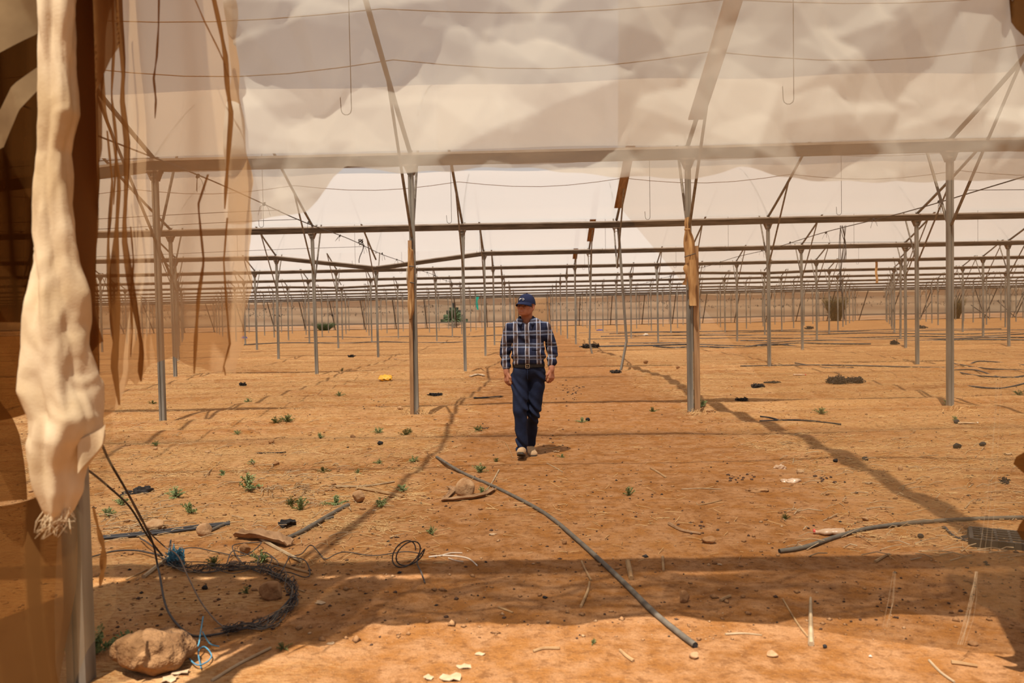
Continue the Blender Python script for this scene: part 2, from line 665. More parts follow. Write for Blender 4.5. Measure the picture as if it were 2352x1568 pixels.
def hoop_meshes(S):
    out = []
    ts = np.linspace(.02, S / 2, 10)
    out.append(('front_arc', MB().tube([(0, t, near_z(t, S)) for t in ts], .030, 6), 'pipe'))
    ts = np.linspace(S / 2, .02, 8)
    out.append(('rear_arc', MB().tube([(0, S - t, far_z(t, S)) for t in ts], .034, 6), 'pipe'))
    out.append(('vent_strut', MB().tube([(0, S / 2, far_z(S / 2, S)), (0, S / 2, near_z(S / 2, S))], .02, 5), 'pipe'))
    out.append(('brace', MB().tube([(.0, .04, 2.72), (0, 1.2, near_z(1.2, S) - .01)], .022, 5), 'pipe'))
    out.append(('brace', MB().tube([(.0, S - .04, 2.72), (0, S - 1.7, far_z(1.7, S) - .01)], .022, 5), 'pipe'))
    zt = far_z(S / 2, S)
    hk = [(.16, S / 2, zt), (.16, S / 2, 3.52)] + [(.16 - .05 * (1 - math.cos(a)), S / 2, 3.50 - .05 * math.sin(a)) for a in np.linspace(0, PI, 6)] + [(.055, S / 2, 3.62)]
    out.append(('hanger_hook', MB().tube(hk, .0045, 4), 'wire'))
    return [(n, m.mesh(n, n.endswith('arc')), k) for n, m, k in out]


HM = {}
for S in (Y1 - Y0, SP):
    HM[S] = hoop_meshes(S)
    for n, me, k in HM[S]:
        me.materials.append(MT[k])
FAR = MB()
for n, me, k in HM[SP][:5]:
    FAR.add([v.co for v in me.vertices], [tuple(p.vertices) for p in me.polygons])
FARM = FAR.mesh('roof_hoop')
FARM.materials.append(MT['pipe'])
for i in range(NR - 1):
    S = ROWS[i + 1] - ROWS[i]
    S = Y1 - Y0 if i == 0 else SP
    cc = [c for c in cols(i + 1) if c in vis[i + 1]]
    for q, c in enumerate(cc):
        x = col_x(i + 1, c)
        if i <= 4:
            # front end on its own gutter's post line, rear end on the next
            o = empty('roof_hoop', (col_x(i, c), ROWS[i], ZOFF.get((i + 1, c), 0) * .5), -math.atan2(x - col_x(i, c), S))
            for n, me, k in HM[S]:
                if n == 'hanger_hook' and i > 3:
                    continue
                put(n, me, MT[k], o)
            if q < 12:
                lab = 'bent pipe roof hoop with braces reaching the %s gutter, %s from the left' % (ORD[i + 1], NTH[q])
            else:
                lab = 'bent pipe roof hoop reaching the %s gutter at the far right' % ORD[i + 1]
            tag(o, lab, 'roof hoop', 'roof hoops reaching the %s gutter' % ORD[i + 1])
        else:
            o = put('roof_hoop', FARM, MT['pipe'])
            o.location = (col_x(i, c), ROWS[i], 0)
            o.rotation_euler = (0, 0, -math.atan2(x - col_x(i, c), S))
            tag(o, 'far roof hoop, one of many braced over the %s gutter beam' % ORD[i + 1], 'roof hoop', 'far roof hoops over the %s gutter' % ORD[i + 1])


# roof film of every span
def roof_film(i):
    S = ROWS[i + 1] - ROWS[i]
    hw = ROWS[i + 1] * .66 + 9
    xx = np.arange(-hw, hw + .01, .5 if i < 3 else 1.2)
    t1 = np.linspace(0, S / 2, 9)
    a = np.array([(t, near_z(t, S) + .035) for t in t1])
    t2 = np.linspace(S / 2, 0, 7)
    b = np.array([(S - t, far_z(t, S) + .04) for t in t2])
    prof = np.concatenate([a, b])
    X, K = np.meshgrid(xx, np.arange(len(prof)), indexing='ij')
    Y, Z = prof[K, 0], prof[K, 1]
    sag = .05 * np.sin((X - 2.35) / 4 * PI) ** 2 * np.sin(np.clip(Y / S, 0, 1) * PI)
    Z = Z - sag + .018 * wob(X, Y, i * 7.0, 2.2, i % 20)
    me = np_mesh('ceiling', np.stack([X, Y, Z], -1).reshape(-1, 3), grid_quads(len(xx), len(prof)))
    o = put('ceiling', me, MT['roof'], loc=(0, ROWS[i], 0))
    me.materials.append(MT['rear_roof'])
    me.polygons.foreach_set('material_index', (np.arange(len(me.polygons)) % (len(prof) - 1) >= 9).astype(np.int32))
    struct(o, 'cream translucent roof film over the %s span' % NTH[i])


for i in range(NR - 1):
    roof_film(i)

# thin purlin wires on the rear slopes (seen) and one pipe on the front slopes
wl = {(0, 0): 'thin sagging roof wire crossing the plastic sheet, lower of two', (0, 1): 'thin sagging roof wire crossing near the top edge, upper of two'}
for i in range(0, 2):
    S = ROWS[i + 1] - ROWS[i]
    for q, t in enumerate((1.95, 2.75)):
        pts = []
        for c in range(-4, 5):
            x0 = 2.35 + 4 * c
            for u in np.linspace(0, 1, 7)[:-1]:
                pts.append((x0 + 4 * u, ROWS[i + 1] - t, far_z(t, S) + .03 - .16 * math.sin(PI * u) * (1 if q == 0 else .6)))
        o = MB().tube(pts, .007, 4).build('roof_wire', MT['wirebrown'])
        tag(o, wl.get((i, q), 'thin roof wire of the span behind the nearest beam, %s' % ('lower one', 'upper one')[q]), 'wire', 'roof wires')
    hw = 14
    pts = [(x, ROWS[i] + 2.62, near_z(2.62, S) - .045 - .06 * math.sin((x - 2.35) / 4 * PI) ** 2) for x in np.linspace(-hw, hw, 57)]
    o = MB().tube(pts, .016, 5).build('purlin_pipe', MT['pipe'])
    tag(o, 'thin purlin pipe under the %s roof slope, throwing a line of shadow' % ('front', 'second')[i], 'pipe', 'purlin pipes')

# plank boards under the rear arcs near the man's right
bl = ['broad brown board fixed along the roof hoop at top right of the man', 'brown board end hanging under the second span below the near beam',
      'short dark board under the roof hoop of the third span', 'small far board under the hoop of the fourth span']
for i in range(4):
    S = ROWS[i + 1] - ROWS[i]
    x = col_x(i + 1, 0) - .03
    m, f = MB(), MB()
    ts = np.linspace(.76, 4.1, 6)
    for a, b in zip(ts[:-1], ts[1:]):
        m.beam((x, ROWS[i + 1] - a, far_z(a, S) - .052), (x, ROWS[i + 1] - b, far_z(b, S) - .052), .215, .028)
    if i < 2:
        ts = np.linspace(.4, S / 2, 9)
        for q, (a, b) in enumerate(zip(ts[:-1], ts[1:])):
            f.beam((x + .02 * math.sin(q * 2.3), ROWS[i] + a, near_z(a, S) - .05), (x + .02 * math.sin(q * 2.3), ROWS[i] + b, near_z(b, S) - .05), .20 + .04 * math.sin(q * 1.9), .028)
    o = m.build('roof_board', MT['woodboard'])
    tag(o, bl[i], 'board', 'boards along the roof hoops')
    if i < 2:
        f.build('upper_board', MT['woodboard'], o)

# trellis cables running away along the rows, with knots and thin cross wires
def cable(x, z, y0, y1, lab, sag=.05):
    pts = [(x, y, z - sag * math.sin(PI * ((y - Y1) / SP % 1)) ** 2) for y in np.arange(y0, y1, 1.0)]
    o = MB().tube(pts, .011, 5).build('trellis_cable', MT['wire'])
    tag(o, lab, 'cable', 'trellis cables')
    kn = MB()
    for y in np.arange(y0 + 1.6, y1, 2.9):
        for q in range(5):
            a = random.uniform(0, 2 * PI)
            kn.tube([(x + .02 * math.cos(a + u), y + .02 * math.sin(2 * u), z - .02 + .03 * math.sin(a + u * 1.3)) for u in np.linspace(0, 5, 8)], .006, 4)
        for q in range(3):
            dx, dy = random.uniform(-.12, .12), random.uniform(-.1, .1)
            kn.tube([(x, y, z), (x + dx * .6, y + dy, z - .09), (x + dx, y + dy, z - random.uniform(.12, .28))], .004, 4)
    kn.build('knot', MT['wire'], o)
    return o


cable(-4.75, 3.62, 7.0, 62, 'dark trellis cable running back over the left rows, knotted')
cable(7.9, 3.55, 11.0, 70, 'dark trellis cable running back over the right rows, knotted')
k = 0
for (x0, x1, y, z, lab) in [(-12, -4.75, 10.3, 3.62, 'thin cross wire tied to the left cable above the near beam'),
                            (-16, -4.75, 15.3, 3.6, 'thin cross wire tied to the left cable under the near beam, upper'),
                            (-16, -4.75, 16.6, 3.58, 'thin cross wire tied to the left cable under the near beam, lower'),
                            (-22, -4.75, 22.9, 3.55, 'pair of thin cross wires behind the second beam at left'),
                            (7.9, 20, 14.6, 3.6, 'thin cross wire tied to the right cable behind the near beam'),
                            (7.9, 24, 24.0, 3.5, 'thin cross wire tied to the right cable behind the second beam')]:
    pts = [(x0 + (x1 - x0) * u, y, z - .10 * math.sin(PI * u) + .02 * math.sin(9 * u)) for u in np.linspace(0, 1, 20)]
    o = MB().tube(pts, .006, 4).build('cross_wire', MT['wire'])
    tag(o, lab, 'wire')

# tangle hanging from the right cable, seen against the roof
m = MB()
p0 = at(1935, 532, 19.7)
for q in range(7):
    m.tube([p0 + Vector((.07 * math.sin(q * 2 + u * 3), .05 * math.cos(q + u * 4), .15 - u * (.9 + .7 * (q % 3)))) for u in np.linspace(0, 1, 10)], .008, 4)
o = m.build('string_tangle', MT['wire'])
tag(o, 'dark tangle of string dangling from the right trellis cable', 'string')
m = MB()
p0 = at(829, 556, 22.3)
for q in range(6):
    m.tube([p0 + Vector((.06 * math.sin(q * 2 + u * 5), .05 * math.cos(q + u * 4), .08 - u * (.16 + .5 * (q == 0)))) for u in np.linspace(0, 1, 9)], .012, 4)
o = m.build('string_tangle', MT['wire'])
tag(o, 'small dark string knot dangling from the left trellis cable', 'string')

# ------------------------------------------------------------------ end wall
YW = ROWS[11]
xx = np.arange(-92, 96, .4)
zz = np.linspace(.78, 3.86, 17)
X, Z = np.meshgrid(xx, zz, indexing='ij')
Yw = YW + .22 + .05 * wob(X, Z * 2, 0, 1.3, 5) + .03 * np.sin(Z * 5 + X * .3)
V = np.stack([X, Yw, Z], -1).reshape(-1, 3)
Q = grid_quads(len(xx), len(zz))
cx, cz = V[Q].mean(1)[:, 0], V[Q].mean(1)[:, 2]
hx = at(1042, 712, YW).x
hole = (np.abs(cx - hx) < 1.9 * np.clip((3.3 - cz) / 2.5, 0, 1)) & (cz < 3.3)
split = at(2170, 720, YW).x
old = cx < split
wall = struct(put('wall_back', np_mesh('wall_back', V, Q[old & ~hole]), MT['wall']), 'dusty tan film end wall closing the far end')
wn = struct(put('wall_back', np_mesh('wall_back', V, Q[~old & ~hole]), MT['wall_pale']), 'paler film at the right end of the end wall')
zz = np.linspace(-.03, .74, 5)
X, Z = np.meshgrid(xx, zz, indexing='ij')
put('skirt', np_mesh('skirt', np.stack([X, YW + .16 + .04 * wob(X, Z * 3, 3, 2.0, 9), Z], -1).reshape(-1, 3), grid_quads(len(xx), len(zz))), MT['skirt'], wall)
MB().tube([(x, YW, .76 + .03 * math.sin(x * .45)) for x in np.arange(-90, 94, 1.0)], .035, 5).build('rail', MT['wire'], wall)
MB().tube([(x, YW - .1, .02 + .03 * math.sin(x * 1.3)) for x in np.arange(-90, 94, .7)], .05, 5).build('buried_hem', MT['clod'], wall)
# doorway behind the man's head
dr = empty('door_1', (at(1222, 745, YW).x, YW - .15, 0))
struct(dr, 'timber framed film door behind the man')
for s, px in ((-1, 1185), (1, 1262)):
    xx0 = at(px, 740, YW - .15).x - dr.location.x
    MB().box((xx0, 0, 1.9), (.22, .12, 3.8)).build('door_post', MT['wood'], dr)
m = MB()
X, Z = np.meshgrid(np.linspace(-2.0, 2.0, 12), np.linspace(.05, 3.7, 12), indexing='ij')
me = np_mesh('door_film', np.stack([X, .05 + .05 * wob(X * 2, Z * 2, 0, 2.0, 1), Z], -1).reshape(-1, 3), grid_quads(12, 12))
put('door_film', me, film('door_film', (.72, .52, .30), .3), dr)

# leaning props before the end wall
q = 0
pmesh = MB().tube([(0, 0, -.05), (0, -2.9, 3.75)], .06, 5).mesh('leaning_prop')
pmesh.materials.append(MT['wire'])
for c in vis[11]:
    if c % 1 == 0 and abs(c) > 0:
        o = put('leaning_prop', pmesh, MT['wire'], loc=(col_x(11, c) + .3, YW - .35, 0))
        tag(o, 'dark prop leaning from the end wall foot to the roof frame', 'prop', 'leaning props along the end wall')
# crossing props at the far right
for q, (a, b) in enumerate([((2262, 740), (2240, 665)), ((2230, 700), (2290, 742)), ((2290, 690), (2350, 745)), ((2325, 735), (2352, 670)), ((2180, 735), (2205, 672)), ((2110, 738), (2140, 690))]):
    A, B = at(a[0], a[1], YW - 1.5), at(b[0], b[1], YW - 2.0)
    A.z = max(A.z, 0.0)
    o = MB().tube([A, B], .05, 5).build('leaning_prop', MT['wire'])
    tag(o, 'crossed dark prop among the posts at the far right', 'prop', 'crossed props at the far right')

# crop wires and clips hanging before the end wall: nobody could count them
m = MB()
for (yy, zc) in ((YW - 3, 2.9), (YW - 4, 2.1), (YW - 7, 2.2), (YW - 10, 2.9)):
    for x in np.arange(-64, 64, 8.0):
        m.tube([(x, yy, zc), (x + 4, yy, zc - .05), (x + 8, yy, zc)], .012, 3, False)
    for n in range(260):
        x = random.uniform(-62, 62)
        z = zc + random.gauss(0, .12)
        if math.sin(x * .37 + yy) + math.sin(x * .9) > .2 or random.random() < .3:
            L = random.uniform(.05, .32)
            m.tube([(x, yy, z), (x + random.uniform(-.18, .18), yy, z - L * .4), (x + random.uniform(-.1, .1), yy, z - L)], random.uniform(.015, .04), 3, False)
o = m.build('crop_clips', MT['black'])
tag(o, 'dark crop clips and strings hanging from wires along the end wall', 'strings', None, 'stuff')

# teal scrap of net on the end wall
X, Z = np.meshgrid(np.linspace(-.2, .2, 5), np.linspace(0, 1, 12), indexing='ij')
p = at(1095, 674, YW - .6)
wv = (.5 + .5 * np.abs(np.sin(Z * 7)))
me = np_mesh('net_scrap', np.stack([p.x + X * wv + .08 * np.sin(Z * 8), p.y + .06 * np.sin(X * 20), p.z - 2.1 * Z], -1).reshape(-1, 3), grid_quads(5, 12))
o = put('net_scrap', me, MT['teal'])
tag(o, 'teal green scrap of net hanging on the end wall left of the man', 'net')
# orange strip dangling at right
p = at(2013, 606, ROWS[4])
p.z = ZB + .01
X, Z = np.meshgrid(np.linspace(-.06, .06, 3), np.linspace(0, 1, 10), indexing='ij')
me = np_mesh('hanging_strip', np.stack([p.x + X + .02 * np.sin(Z * 9), p.y + .03 * np.sin(Z * 6), p.z - 1.05 * Z], -1).reshape(-1, 3), grid_quads(3, 10))
o = put('hanging_strip', me, MT['tape'])
tag(o, 'short orange strip dangling from a far beam at right', 'strip')


# bushes at the end wall
def bush(name, px, pyb, Y, wd, ht, mt, lab, n=900, palm=False):
    m = MB()
    p = at(px, pyb, Y)
    rr = random.Random(int(px))
    for k in range(n):
        a, e = rr.uniform(0, 2 * PI), rr.random() ** .6
        if palm:
            L = ht * rr.uniform(.5, 1.0)
            ang = rr.uniform(.1, 1.3)
            base = Vector((0, 0, ht * .15 if k % 6 else 0))
            d = Vector((math.cos(a) * math.sin(ang), math.sin(a) * math.sin(ang), math.cos(ang)))
            tip = base + d * L * .8 - Vector((0, 0, .25 * L * math.sin(ang)))
        else:
            base = Vector((math.cos(a) * wd * .12 * e, math.sin(a) * wd * .12 * e, 0))
            h = ht * rr.uniform(.3, 1.0)
            tip = Vector((math.cos(a) * wd * .5 * rr.random() ** .5 * (.5 + .5 * h / ht), math.sin(a) * wd * .4 * rr.random(), h))
        mid = (base + tip) / 2 + Vector((rr.gauss(0, .06), rr.gauss(0, .06), .12 * ht))
        sd = Vector((rr.gauss(0, 1), rr.gauss(0, 1), rr.gauss(0, .5))).normalized() * (.05 if palm else .022)
        m.add([base - sd, base + sd, mid + sd, mid - sd, tip], [(0, 1, 2, 3), (3, 2, 4)])
    o = m.build(name, MT[mt], loc=(p.x, Y, 0))
    tag(o, lab, 'bush')


bush('palm_bush', 1042, 738, YW + 3.4, 3.6, 3.6, 'palm', 'dark green spiky bush showing through a torn hole in the end wall', 700, True)
bush('dry_bush', 1920, 738, YW - 2.0, 4.4, 3.6, 'bush', 'tall brown dry bush standing before the end wall at right', 1500)
bush('dry_bush', 2196, 736, YW - 2.2, 3.0, 2.9, 'bush', 'dark rounded bush beside the grey post at far right', 1300)
bush('dry_bush', 745, 752, YW - 2.4, 4.6, 1.2, 'palm', 'low green bush at the foot of the end wall, left of the man', 700)

# ------------------------------------------------------------------ the man
class SDF:
    def __init__(self, lo, hi, h):
        self.lo, self.h = np.array(lo, float), h
        self.n = np.ceil((np.array(hi) - self.lo) / h).astype(int) + 1
        self.D = np.full(self.n, 1.0, np.float32)

    def _sub(self, lo, hi, pad):
        i0 = np.maximum(np.floor((np.array(lo) - pad - self.lo) / self.h).astype(int), 0)
        i1 = np.minimum(np.ceil((np.array(hi) + pad - self.lo) / self.h).astype(int) + 1, self.n)
        if np.any(i1 <= i0):
            return None, None
        sl = tuple(slice(a, b) for a, b in zip(i0, i1))
        ax = [self.lo[k] + self.h * np.arange(i0[k], i1[k]) for k in range(3)]
        return sl, np.stack(np.meshgrid(*ax, indexing='ij'), -1)

    def comb(self, sl, d, k, sub):
        D = self.D[sl]
        if sub:
            d = -d
            if k > 0:
                hh = np.clip(.5 - .5 * (D - d) / k, 0, 1)
                r = D * (1 - hh) + d * hh + k * hh * (1 - hh)
            else:
                r = np.maximum(D, d)
        elif k > 0:
            hh = np.clip(.5 + .5 * (D - d) / k, 0, 1)
            r = D * (1 - hh) + d * hh - k * hh * (1 - hh)
        else:
            r = np.minimum(D, d)
        self.D[sl] = r

    def cap(self, a, b, ra, rb, k=.02, sub=False, sq=None):
        a, b = np.array(a, float), np.array(b, float)
        R = max(ra, rb)
        sl, P = self._sub(np.minimum(a, b) - R, np.maximum(a, b) + R, k + .03)
        if sl is None:
            return self
        q = P - a
        ab = b - a
        t = np.clip((q @ ab) / max(ab @ ab, 1e-9), 0, 1)
        v = q - t[..., None] * ab
        if sq is not None:
            v = v / np.array(sq)
        d = np.linalg.norm(v, axis=-1) - (ra + (rb - ra) * t)
        self.comb(sl, d, k, sub)
        return self

    def ell(self, c, r, k=.02, sub=False, rot=None):
        c, r = np.array(c, float), np.array(r, float)
        R = r.max() if rot is not None else r
        sl, P = self._sub(c - R, c + R, k + .03)
        if sl is None:
            return self
        q = P - c
        if rot is not None:
            q = q @ rot
        k0 = np.linalg.norm(q / r, axis=-1)
        k1 = np.linalg.norm(q / (r * r), axis=-1)
        d = k0 * (k0 - 1) / np.maximum(k1, 1e-6)
        self.comb(sl, d, k, sub)
        return self

    def pts(self):
        ax = [self.lo[k] + self.h * np.arange(self.n[k]) for k in range(3)]
        return np.meshgrid(*ax, indexing='ij')

    def mesh(self, name):
        D, h = self.D, self.h
        S = D < 0
        c = [S[i:S.shape[0] - 1 + i, j:S.shape[1] - 1 + j, k:S.shape[2] - 1 + k] for i in (0, 1) for j in (0, 1) for k in (0, 1)]
        tot = sum(x.astype(np.int8) for x in c)
        act = (tot > 0) & (tot < 8)
        idx = np.argwhere(act)
        lut = np.full(act.shape, -1, np.int32)
        lut[act] = np.arange(len(idx))
        vals = np.stack([D[idx[:, 0] + i, idx[:, 1] + j, idx[:, 2] + k] for i in (0, 1) for j in (0, 1) for k in (0, 1)], 1)
        off = np.array([(i, j, k) for i in (0, 1) for j in (0, 1) for k in (0, 1)], float)
        acc, cnt = np.zeros((len(idx), 3)), np.zeros(len(idx))
        for a in range(8):
            for b in range(a + 1, 8):
                if np.abs(off[a] - off[b]).sum() == 1:
                    va, vb = vals[:, a], vals[:, b]
                    m = (va < 0) != (vb < 0)
                    t = np.where(m, va / np.where(m, va - vb, 1), 0)
                    acc += np.where(m[:, None], off[a] + t[:, None] * (off[b] - off[a]), 0)
                    cnt += m
        V = self.lo + h * (idx + acc / cnt[:, None])
        Q = []
        for ax in range(3):
            o1, o2 = [(1, 2), (2, 0), (0, 1)][ax]
            A = S
            B = np.roll(S, -1, ax)
            e = np.argwhere(A != B)
            e = e[(e[:, ax] < S.shape[ax] - 1) & (e[:, o1] > 0) & (e[:, o2] > 0) & (e[:, o1] < S.shape[o1] - 1) & (e[:, o2] < S.shape[o2] - 1)]
            u1, u2 = np.zeros(3, int), np.zeros(3, int)
            u1[o1], u2[o2] = 1, 1
            q = np.stack([lut[tuple((e - u1 - u2).T)], lut[tuple((e - u2).T)], lut[tuple(e.T)], lut[tuple((e - u1).T)]], 1)
            fl = ~S[tuple(e.T)]
            q[fl] = q[fl][:, ::-1]
            Q.append(q)
        return np_mesh(name, V, np.concatenate(Q))


def rz(a):
    return np.array([[math.cos(a), -math.sin(a), 0], [math.sin(a), math.cos(a), 0], [0, 0, 1]])


HA = math.radians(-27)
HC0 = np.array([.012, -.015, 1.612])
HR = rz(HA) @ np.array([[1, 0, 0], [0, math.cos(-.06), -math.sin(-.06)], [0, math.sin(-.06), math.cos(-.06)]])


def hp(*p):
    return HC0 + HR @ np.array(p, float)


body = SDF((-.36, -.36, -.02), (.44, .34, 1.80), .0045)
# trunk, legs and arms under the clothes
body.cap((.02, .03, 1.0), (.02, .04, 1.32), .09, .085, .03)
body.cap((-.06, .0, .9), (-.07, -.08, .5), .07, .05, .03).cap((-.07, -.08, .5), (-.058, -.07, .10), .05, .038, .02)
body.cap((.10, .02, .9), (.066, .02, .5), .07, .05, .03).cap((.066, .02, .5), (.035, .19, .12), .05, .038, .02)
body.cap((-.08, .03, 1.36), (-.15, .02, 1.345), .035, .032, .03).cap((.12, .03, 1.36), (.20, .02, 1.345), .035, .032, .03)
ARM = [((-.172, .015, 1.365), (-.222, .045, 1.13), (-.207, -.015, .90)), ((.218, .015, 1.365), (.286, .045, 1.13), (.268, -.03, .925))]
for S_, E_, W_ in ARM:
    body.cap(S_, E_, .038, .038, .02).cap(E_, W_, .042, .029, .02, sq=None)
# neck and head
body.cap(hp(0, .02, -.07), (.015, .035, 1.40), .056, .066, .03)
body.cap((-.04, .03, 1.395), (.065, .03, 1.395), .035, .035, .03)
body.ell(hp(0, .012, .030), (.076, .095, .080), .02, rot=HR)
body.ell(hp(0, -.022, -.045), (.063, .074, .072), .03, rot=HR)
body.ell(hp(0, -.072, -.097), (.030, .022, .020), .025, rot=HR)
for s in (-1, 1):
    body.cap(hp(s * .052, .0, -.055), hp(s * .034, -.055, -.088), .022, .020, .03)
    body.ell(hp(s * .043, -.066, -.026), (.026, .024, .026), .025, rot=HR)
    body.ell(hp(s * .03, -.066, -.068), (.022, .02, .022), .02, rot=HR)
body.cap(hp(-.040, -.077, .012), hp(.040, -.077, .012), .012, .012, .018)
for s in (-1, 1):
    body.ell(hp(s * .032, -.102, -.009), (.020, .020, .012), .012, True, rot=HR)
body.cap(hp(0, -.086, .010), hp(0, -.112, -.030), .009, .0135, .012)
body.ell(hp(0, -.110, -.034), (.014, .013, .011), .008, rot=HR)
for s in (-1, 1):
    body.ell(hp(s * .013, -.099, -.037), (.009, .011, .009), .006, rot=HR)
    body.cap(hp(s * .020, -.094, -.038), hp(s * .031, -.084, -.066), .003, .003, .006, True)
body.cap(hp(-.020, -.090, -.057), hp(.020, -.090, -.057), .008, .008, .010)
body.cap(hp(-.018, -.090, -.071), hp(.018, -.090, -.071), .009, .009, .010)
body.cap(hp(-.026, -.101, -.064), hp(.026, -.101, -.064), .005, .005, .004, True)
for s in (-1, 1):
    body.ell(hp(s * .080, .018, -.012), (.011, .024, .036), .008, rot=HR)
    body.ell(hp(s * .091, .012, -.008), (.008, .012, .020), .005, True, rot=HR)
    body.ell(hp(s * .080, .012, -.044), (.009, .010, .012), .008, rot=HR)


# hands: palm, four unequal curled fingers, thumb off the side near the wrist
def hand(W, E, side, turn):
    W, E = np.array(W), np.array(E)
    d = np.array([0, -.10, -1.0])
    d /= np.linalg.norm(d)
    inward = np.array([-side * math.cos(turn), math.sin(turn) * 1.0, 0])     # the palm side
    inward -= d * (inward @ d)
    inward /= np.linalg.norm(inward)
    th = np.cross(d, inward) * (-side)                                       # towards the thumb
    if th[1] > 0:
        th = -th
    pc = W + d * .052
    body.cap(W - d * .02, W + d * .02, .027, .026, .015)
    for q in np.linspace(-1, 1, 5):
        body.cap(W + d * .012 + th * q * .018, W + d * .088 + th * q * .031, .0135, .0125, .008)
    kn = [(.033, .070, .0094), (.011, .080, .0098), (-.011, .074, .0094), (-.032, .058, .0084)]
    for off, L, r in kn:
        p = W + d * (.090 - .006 * abs(off) / .03) + th * off
        ang = .35
        for sl, dl in ((.44, .0), (.32, .62), (.26, .72)):
            ang += dl
            dv = d * math.cos(ang) + inward * math.sin(ang)
            p2 = p + dv * L * sl
            body.cap(p, p2, r, r * .93, .0025)
            p, r = p2, r * .93
    p = W + d * .022 + th * .026 + inward * .006
    p2 = p + (d * .78 + th * .55 + inward * .25) * .042
    p3 = p2 + (d * .92 - th * .05 + inward * .38) * .034
    p4 = p3 + (d * .9 - th * .2 + inward * .45) * .024
    body.cap(p, p2, .0145, .0120, .008).cap(p2, p3, .0115, .0105, .003).cap(p3, p4, .0105, .0085, .003)


hand(ARM[0][2], ARM[0][1], -1, .55)
hand(ARM[1][2], ARM[1][1], 1, .75)

skin = M('sun_reddened_skin', (.46, .20, .115), (.37, .145, .08), 22, .6, .12, 160)
px0, py0 = gxy(1212, 1047)
man = empty('person', (px0, py0, float(gh(px0, py0))))
man.rotation_euler = (0, 0, 0)
tag(man, 'man in navy cap and blue plaid shirt walking towards the camera', 'person')
put('body', body.mesh('body'), skin, man)

# eyes, brows, lips, hair
for s in (-1, 1):
    m = MB()
    c = hp(s * .031, -.076, -.010)
    R_ = Matrix(HR.tolist())
    vs, fs = [], []
    for i in range(7):
        for j in range(10):
            a, b = PI * i / 6, 2 * PI * j / 10
            vs.append(Vector(c) + R_ @ Vector((.013 * math.sin(a) * math.cos(b), .010 * math.sin(a) * math.sin(b), .0085 * math.cos(a))))
    for i in range(6):
        for j in range(10):
            fs.append((i * 10 + j, i * 10 + (j + 1) % 10, (i + 1) * 10 + (j + 1) % 10, (i + 1) * 10 + j))
    m.add(vs, fs).build('eye', M('eye', (.10, .07, .06), (.05, .04, .04), 60, .25), man, True)
    MB().tube([hp(s * .014, -.091, .006), hp(s * .032, -.090, .010), hp(s * .046, -.078, .004)], [.003, .0045, .003], 6).build(
        'eyebrow', M('grey_brow', (.30, .22, .17), None, 60, .9), man, True)
MB().tube([hp(x, -.0965 + abs(x) * .25, -.071 - .003 * math.cos(x * 60)) for x in np.linspace(-.02, .02, 7)], [.002, .0055, .0065, .007, .0065, .0055, .002], 8).build(
    'lower_lip', M('lip', (.52, .21, .15), None, 60, .5), man, True)
hair = SDF((-.12, -.16, 1.50), (.15, .14, 1.72), .005)
hair.ell(hp(0, .030, .012), (.0805, .086, .075), 0, rot=HR)
hair.ell(hp(0, -.085, -.01), (.10, .083, .12), .0, True, rot=HR)
hair.ell(hp(0, .03, -.14), (.12, .14, .10), .0, True, rot=HR)
hair.ell(hp(0, .0, .14), (.16, .18, .10), .0, True, rot=HR)
put('hair', hair.mesh('hair'), M('short_grey_hair', (.42, .36, .30), (.25, .21, .18), 80, .9, .5, 200), man)['label'] = 'short grey hair below the cap'


# shirt
def plaid(name):
    m, t, out = node_mat(name)
    tc = N(t, 'ShaderNodeTexCoord').outputs['Object']
    wv = N(t, 'ShaderNodeVectorMath', operation='ADD')
    ns = N(t, 'ShaderNodeTexNoise', ins={'Scale': 7.0, 'Detail': 2.0})
    t.links.new(tc, ns.inputs['Vector'])
    sc = N(t, 'ShaderNodeVectorMath', operation='SCALE')
    t.links.new(ns.outputs['Color'], sc.inputs[0])
    sc.inputs[3].default_value = .022
    t.links.new(tc, wv.inputs[0])
    t.links.new(sc.outputs[0], wv.inputs[1])
    sp = N(t, 'ShaderNodeSeparateXYZ')
    t.links.new(wv.outputs[0], sp.inputs[0])
    fx = math_n(t, 'FRACT', math_n(t, 'ADD', math_n(t, 'DIVIDE', sp.outputs[0], .120), 10.42))
    fz = math_n(t, 'FRACT', math_n(t, 'ADD', math_n(t, 'DIVIDE', sp.outputs[2], .128), 10.35))
    nv, wh, br, lb = (.015, .018, .042), (.66, .65, .72), (.095, .062, .052), (.17, .20, .29)
    V = ramp(t, fx, [(0, nv), (.17, (.035, .042, .08)), (.19, nv), (.44, (.50, .50, .57)), (.515, br), (.76, (.50, .50, .57)), (.835, nv)], 'CONSTANT')
    H = ramp(t, fz, [(0, nv), (.22, (.035, .042, .08)), (.24, nv), (.52, lb), (.63, (.05, .042, .05)), (.80, lb), (.92, nv)], 'CONSTANT')
    c = mix_c(t, .5, V, H)
    c2 = mix_c(t, 1.0, V, H, 'LIGHTEN')
    c = mix_c(t, .62, c, c2)
    b = N(t, 'ShaderNodeBsdfPrincipled')
    b.inputs['Roughness'].default_value = .85
    b.inputs['Specular IOR Level'].default_value = .15
    t.links.new(c, b.inputs['Base Color'])
    t.links.new(b.outputs[0], out.inputs[0])
    return m


